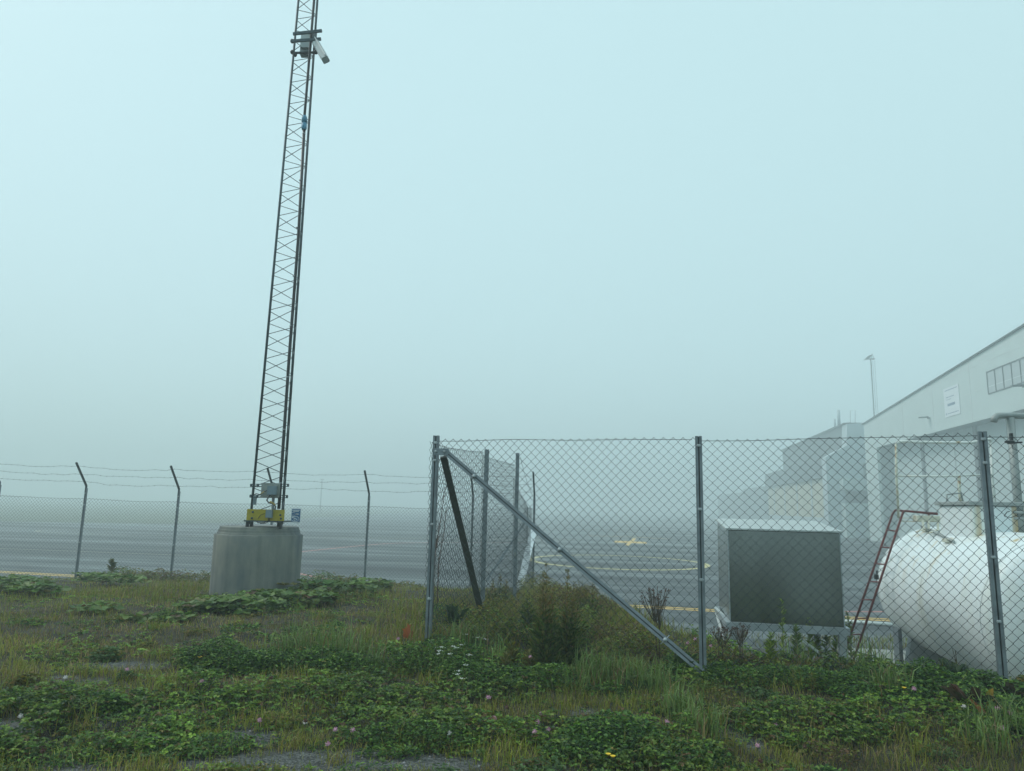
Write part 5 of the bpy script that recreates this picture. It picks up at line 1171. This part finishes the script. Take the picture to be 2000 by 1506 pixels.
dock(795, 1262, 'single small orange dock plant left of the corner post', 7, [(.42, .13, .04), (.34, .10, .03)], 8, .13, .3, 1.3)
dock(1926, 1415, 'bright orange upright dock leaf in the dark herbs lower right', 8, [(.42, .13, .05)], 4, .15, .4, 1.3)
dock(1945, 1408, 'yellow-orange dock leaf beside the bright orange one lower right', 9, [(.36, .24, .03)], 3, .14, .4, 1.3)
for i, (px, py, lb_) in enumerate(((985, 1320, 'yellow-leaved shoot left of the others below the mugworts'), (1000, 1300, 'taller yellow-leaved shoot in the middle below the mugworts'), (1035, 1315, 'yellow-leaved shoot on the right below the mugworts'))):
    stalk_leaves(px, py, py - 40, lb_, 50 + i, [(.20, .19, .03), (.16, .14, .03), (.12, .13, .03)], 'yellow_shoot', 'weed plant', 'yellow-leaved shoots below the mugworts', .085, 46, .38)
stalk_leaves(1590, 1352, 1318, 'yellow-leaved weed in front of the willowherbs', 60, [(.20, .19, .03), (.14, .14, .03)], 'yellow_shoot', 'weed plant', None, .05, 24, .3)
stalk_leaves(218, 1120, 1096, 'leafy yellow-green bush on the bank rim between the left fence posts', 61, [(.08, .11, .03), (.14, .14, .04)], 'bank_bush', 'weed plant', None, .14, 60, .4)

# flower heads on stems, each its own plant
def flower(px, py, kind, lab, size=1.0, grp=None):
    p = PZ(px, py, .18); gzz = H(p.x, p.y)
    if gzz < -.9: gzz = .1
    hs = {'pink': .10, 'white': .08, 'brown': .12, 'yellow': .10, 'yarrow': .14}[kind]; p = PZ(px, py, gzz + hs)
    r_ = random.Random(int(px * 7 + py)); nm, cat = {'pink': ('clover_flower', 'flower'), 'white': ('clover_flower', 'flower'), 'brown': ('withered_clover', 'dead flower'), 'yellow': ('yellow_flower', 'flower'), 'yarrow': ('yarrow', 'flower')}[kind]
    e = empty(nm, Vector((p.x, p.y, gzz)), lab, cat, grp)
    MB().tube([Vector((p.x + r_.uniform(-.02, .02), p.y + .01, H(p.x, p.y) - .01)), Vector((p.x, p.y, p.z - .005))], .0016, 4).build('stem', M['gstem' if kind != 'brown' else 'stem'], e)
    h_ = MB(); s_ = .0145 * size
    if kind in ('pink', 'white', 'brown'):
        for k in range(26):
            a = r_.random() * 2 * PI; u_ = r_.uniform(-.6, 1); q = math.sqrt(max(0, 1 - u_ * u_)); d = Vector((math.cos(a) * q, math.sin(a) * q, u_))
            c = p + d * s_ * .75; h_.sweep([c, c + d * s_ * .55 + Z_ * s_ * .2], [(-.0022, -.0014), (.0022, -.0014), (.0022, .0014), (-.0022, .0014)], scale=[1, .6])
        h_.ball(p, s_ * .8, 7)
    elif kind == 'yellow':
        for k in range(10):
            a = k * 2 * PI / 10; d = Vector((math.cos(a), math.sin(a), .35)); h_.sweep([p, p + d * s_ * 1.2], [(-.004, 0), (.004, 0), (.004, .001), (-.004, .001)])
        h_.ball(p, s_ * .6, 6, .6)
    else:
        for k in range(14):
            q = p + Vector((r_.gauss(0, .013), r_.gauss(0, .013), r_.uniform(-.003, .003))); h_.ball(q, .0042, 5, .5)
            pass
    h_.build('head', M[{'pink': 'pink', 'white': 'pwhite', 'brown': 'brownhead', 'yellow': 'yflower', 'yarrow': 'yarrow'}[kind]], e)
FL = [(778, 1248, 'pink', 'pink clover left of the small orange dock'), (1955, 1215 + 83, 'brown', 'reddish withered clover head in front of the tank at the right edge'),
(954, 1362, 'pink', 'large pink clover head in open turf below the white yarrow'), (816, 1398, 'white', 'white clover head on the left half of the turf below the corner post'), (749, 1419, 'white', 'pale clover head left of and below the white one under the corner post'),
(964, 1405, 'pink', 'pink clover straight below the large pink head under the yarrow'), (1056, 1394, 'pink', 'topmost pink clover of the group of four in mid foreground'), (1050, 1411, 'pink', 'second pink clover of the group of four in mid foreground'), (1044, 1430, 'pink', 'lowest pink clover of the group of four in mid foreground'), (1071, 1426, 'pink', 'rightmost pink clover of the group of four in mid foreground'),
(1257, 1419, 'pink', 'left one of two pink clovers above the dark clover mound'), (1303, 1410, 'pink', 'right one of two pink clovers above the dark clover mound'), (1036, 1284, 'pink', 'pink clover in front of the dark mugwort clump'), (1116, 1262, 'pink', 'pink clover just right of the mugwort clump'), (878, 1433, 'white', 'small pale clover above the gravel in mid foreground'),
(1343, 1256, 'pink', 'pink clover left of the middle fence post, lower of two'), (1357, 1249, 'pink', 'pink clover left of the middle fence post, upper of two'), (1400, 1256, 'pink', 'bright pink clover just right of the middle fence post'), (1388, 1262, 'pink', 'dull pink clover right of the middle fence post'),
(1785, 1346, 'pink', 'pink clover in tall grass below the tank'), (1948, 1384, 'pink', 'pale pink clover above the orange dock leaves'), (1973, 1394, 'pink', 'pink clover right of the orange dock leaves'), (1958, 1423, 'pink', 'large pink clover below the orange dock leaves'), (1944, 1343, 'pink', 'faint pink clover under the right fence post'), (1480, 1457, 'pink', 'deep pink clover beside the small gravel patch at lower right'), (1516, 1417, 'pink', 'small pink clover above the small gravel patch at lower right'), (1882, 1381, 'white', 'pale clover left of the reddish dock'),
(507, 1408, 'pink', 'pale pink clover in the lower left turf'), (655, 1426, 'pink', 'pink clover at lower left centre, upper of two'), (640, 1454, 'pink', 'pink clover by the gravel, lower of two'), (689, 1427, 'pink', 'small pink clover right of the upper one by the gravel'), (596, 1411, 'white', 'pale small clover in lower left centre turf'), (394, 1331, 'pink', 'pale pink clover below the leafy mound on the left'), (128, 1324, 'white', 'whitish clover head on the far left turf'), (248, 1308, 'pink', 'dull pink clover on the left turf'), (40, 1400, 'white', 'white flower low at the left photo edge'),
(102, 1336, 'brown', 'dark withered clover head on the far left turf'), (530, 1325, 'brown', 'dark withered clover head below the leafy mound'), (433, 1343, 'brown', 'withered clover head left below the leafy mound'), (615, 1344, 'brown', 'withered clover head below the grassy tuft'), (990, 1382, 'brown', 'withered clover head near the pink pair in mid foreground'), (1486, 1487, 'brown', 'withered clover near the bottom right of centre'), (1572, 1459, 'brown', 'withered clover head low on the right turf'), (84, 1467, 'brown', 'withered clover near the bottom left corner'), (597, 1408, 'brown', 'withered clover head beside a pale one'),
(1188, 1474, 'yellow', 'bright yellow flower on the dark clover mound'), (1197, 1478, 'yellow', 'small pale yellow flower just right of the bright yellow one'), (436, 1358, 'yellow', 'tiny yellow flower in the left turf'), (390, 1284, 'yellow', 'tiny yellow flower on the left leafy mound'), (1766, 1344, 'yellow', 'small yellow flower in grass below the tank')]
for px, py, k, lb_ in FL: flower(px, py, k, lb_, 1.25 if 'large' in lb_ else 1.0)
YL = [(902, 1235), (911, 1239), (932, 1245), (949, 1248), (885, 1262), (892, 1265), (901, 1259), (862, 1264), (859, 1271), (857, 1277), (878, 1277), (918, 1279), (910, 1299), (893, 1317), (903, 1325), (896, 1310)]
for i, (px, py) in enumerate(YL): flower(px, py, 'yarrow', 'white yarrow flower head in the clump below and right of the corner post', 1.0, 'white yarrow heads in one clump')

# ------------------------------------------------------------------ fog
hz = MB(); X0, X1, Y0, Y1, Z0, Z1 = -950, 950, -350, 950, GZ - 1.3, 44.0
hz.add([(x, y, z) for x in (X0, X1) for y in (Y0, Y1) for z in (Z0, Z1)], [(0, 1, 3, 2), (4, 6, 7, 5), (0, 4, 5, 1), (2, 3, 7, 6), (0, 2, 6, 4), (1, 5, 7, 3)])
hm = bpy.data.materials.new('fog'); hm.use_nodes = True; t = hm.node_tree; t.nodes.remove(t.nodes['Principled BSDF'])
pv = t.nodes.new('ShaderNodeVolumePrincipled'); pv.inputs['Density'].default_value = .0053; pv.inputs['Color'].default_value = (.885, .972, .985, 1); pv.inputs['Anisotropy'].default_value = .15
t.links.new(pv.outputs[0], t.nodes['Material Output'].inputs['Volume'])
tag(hz.build('haze', hm), 'cold pale fog filling the airfield', None, None, 'stuff')
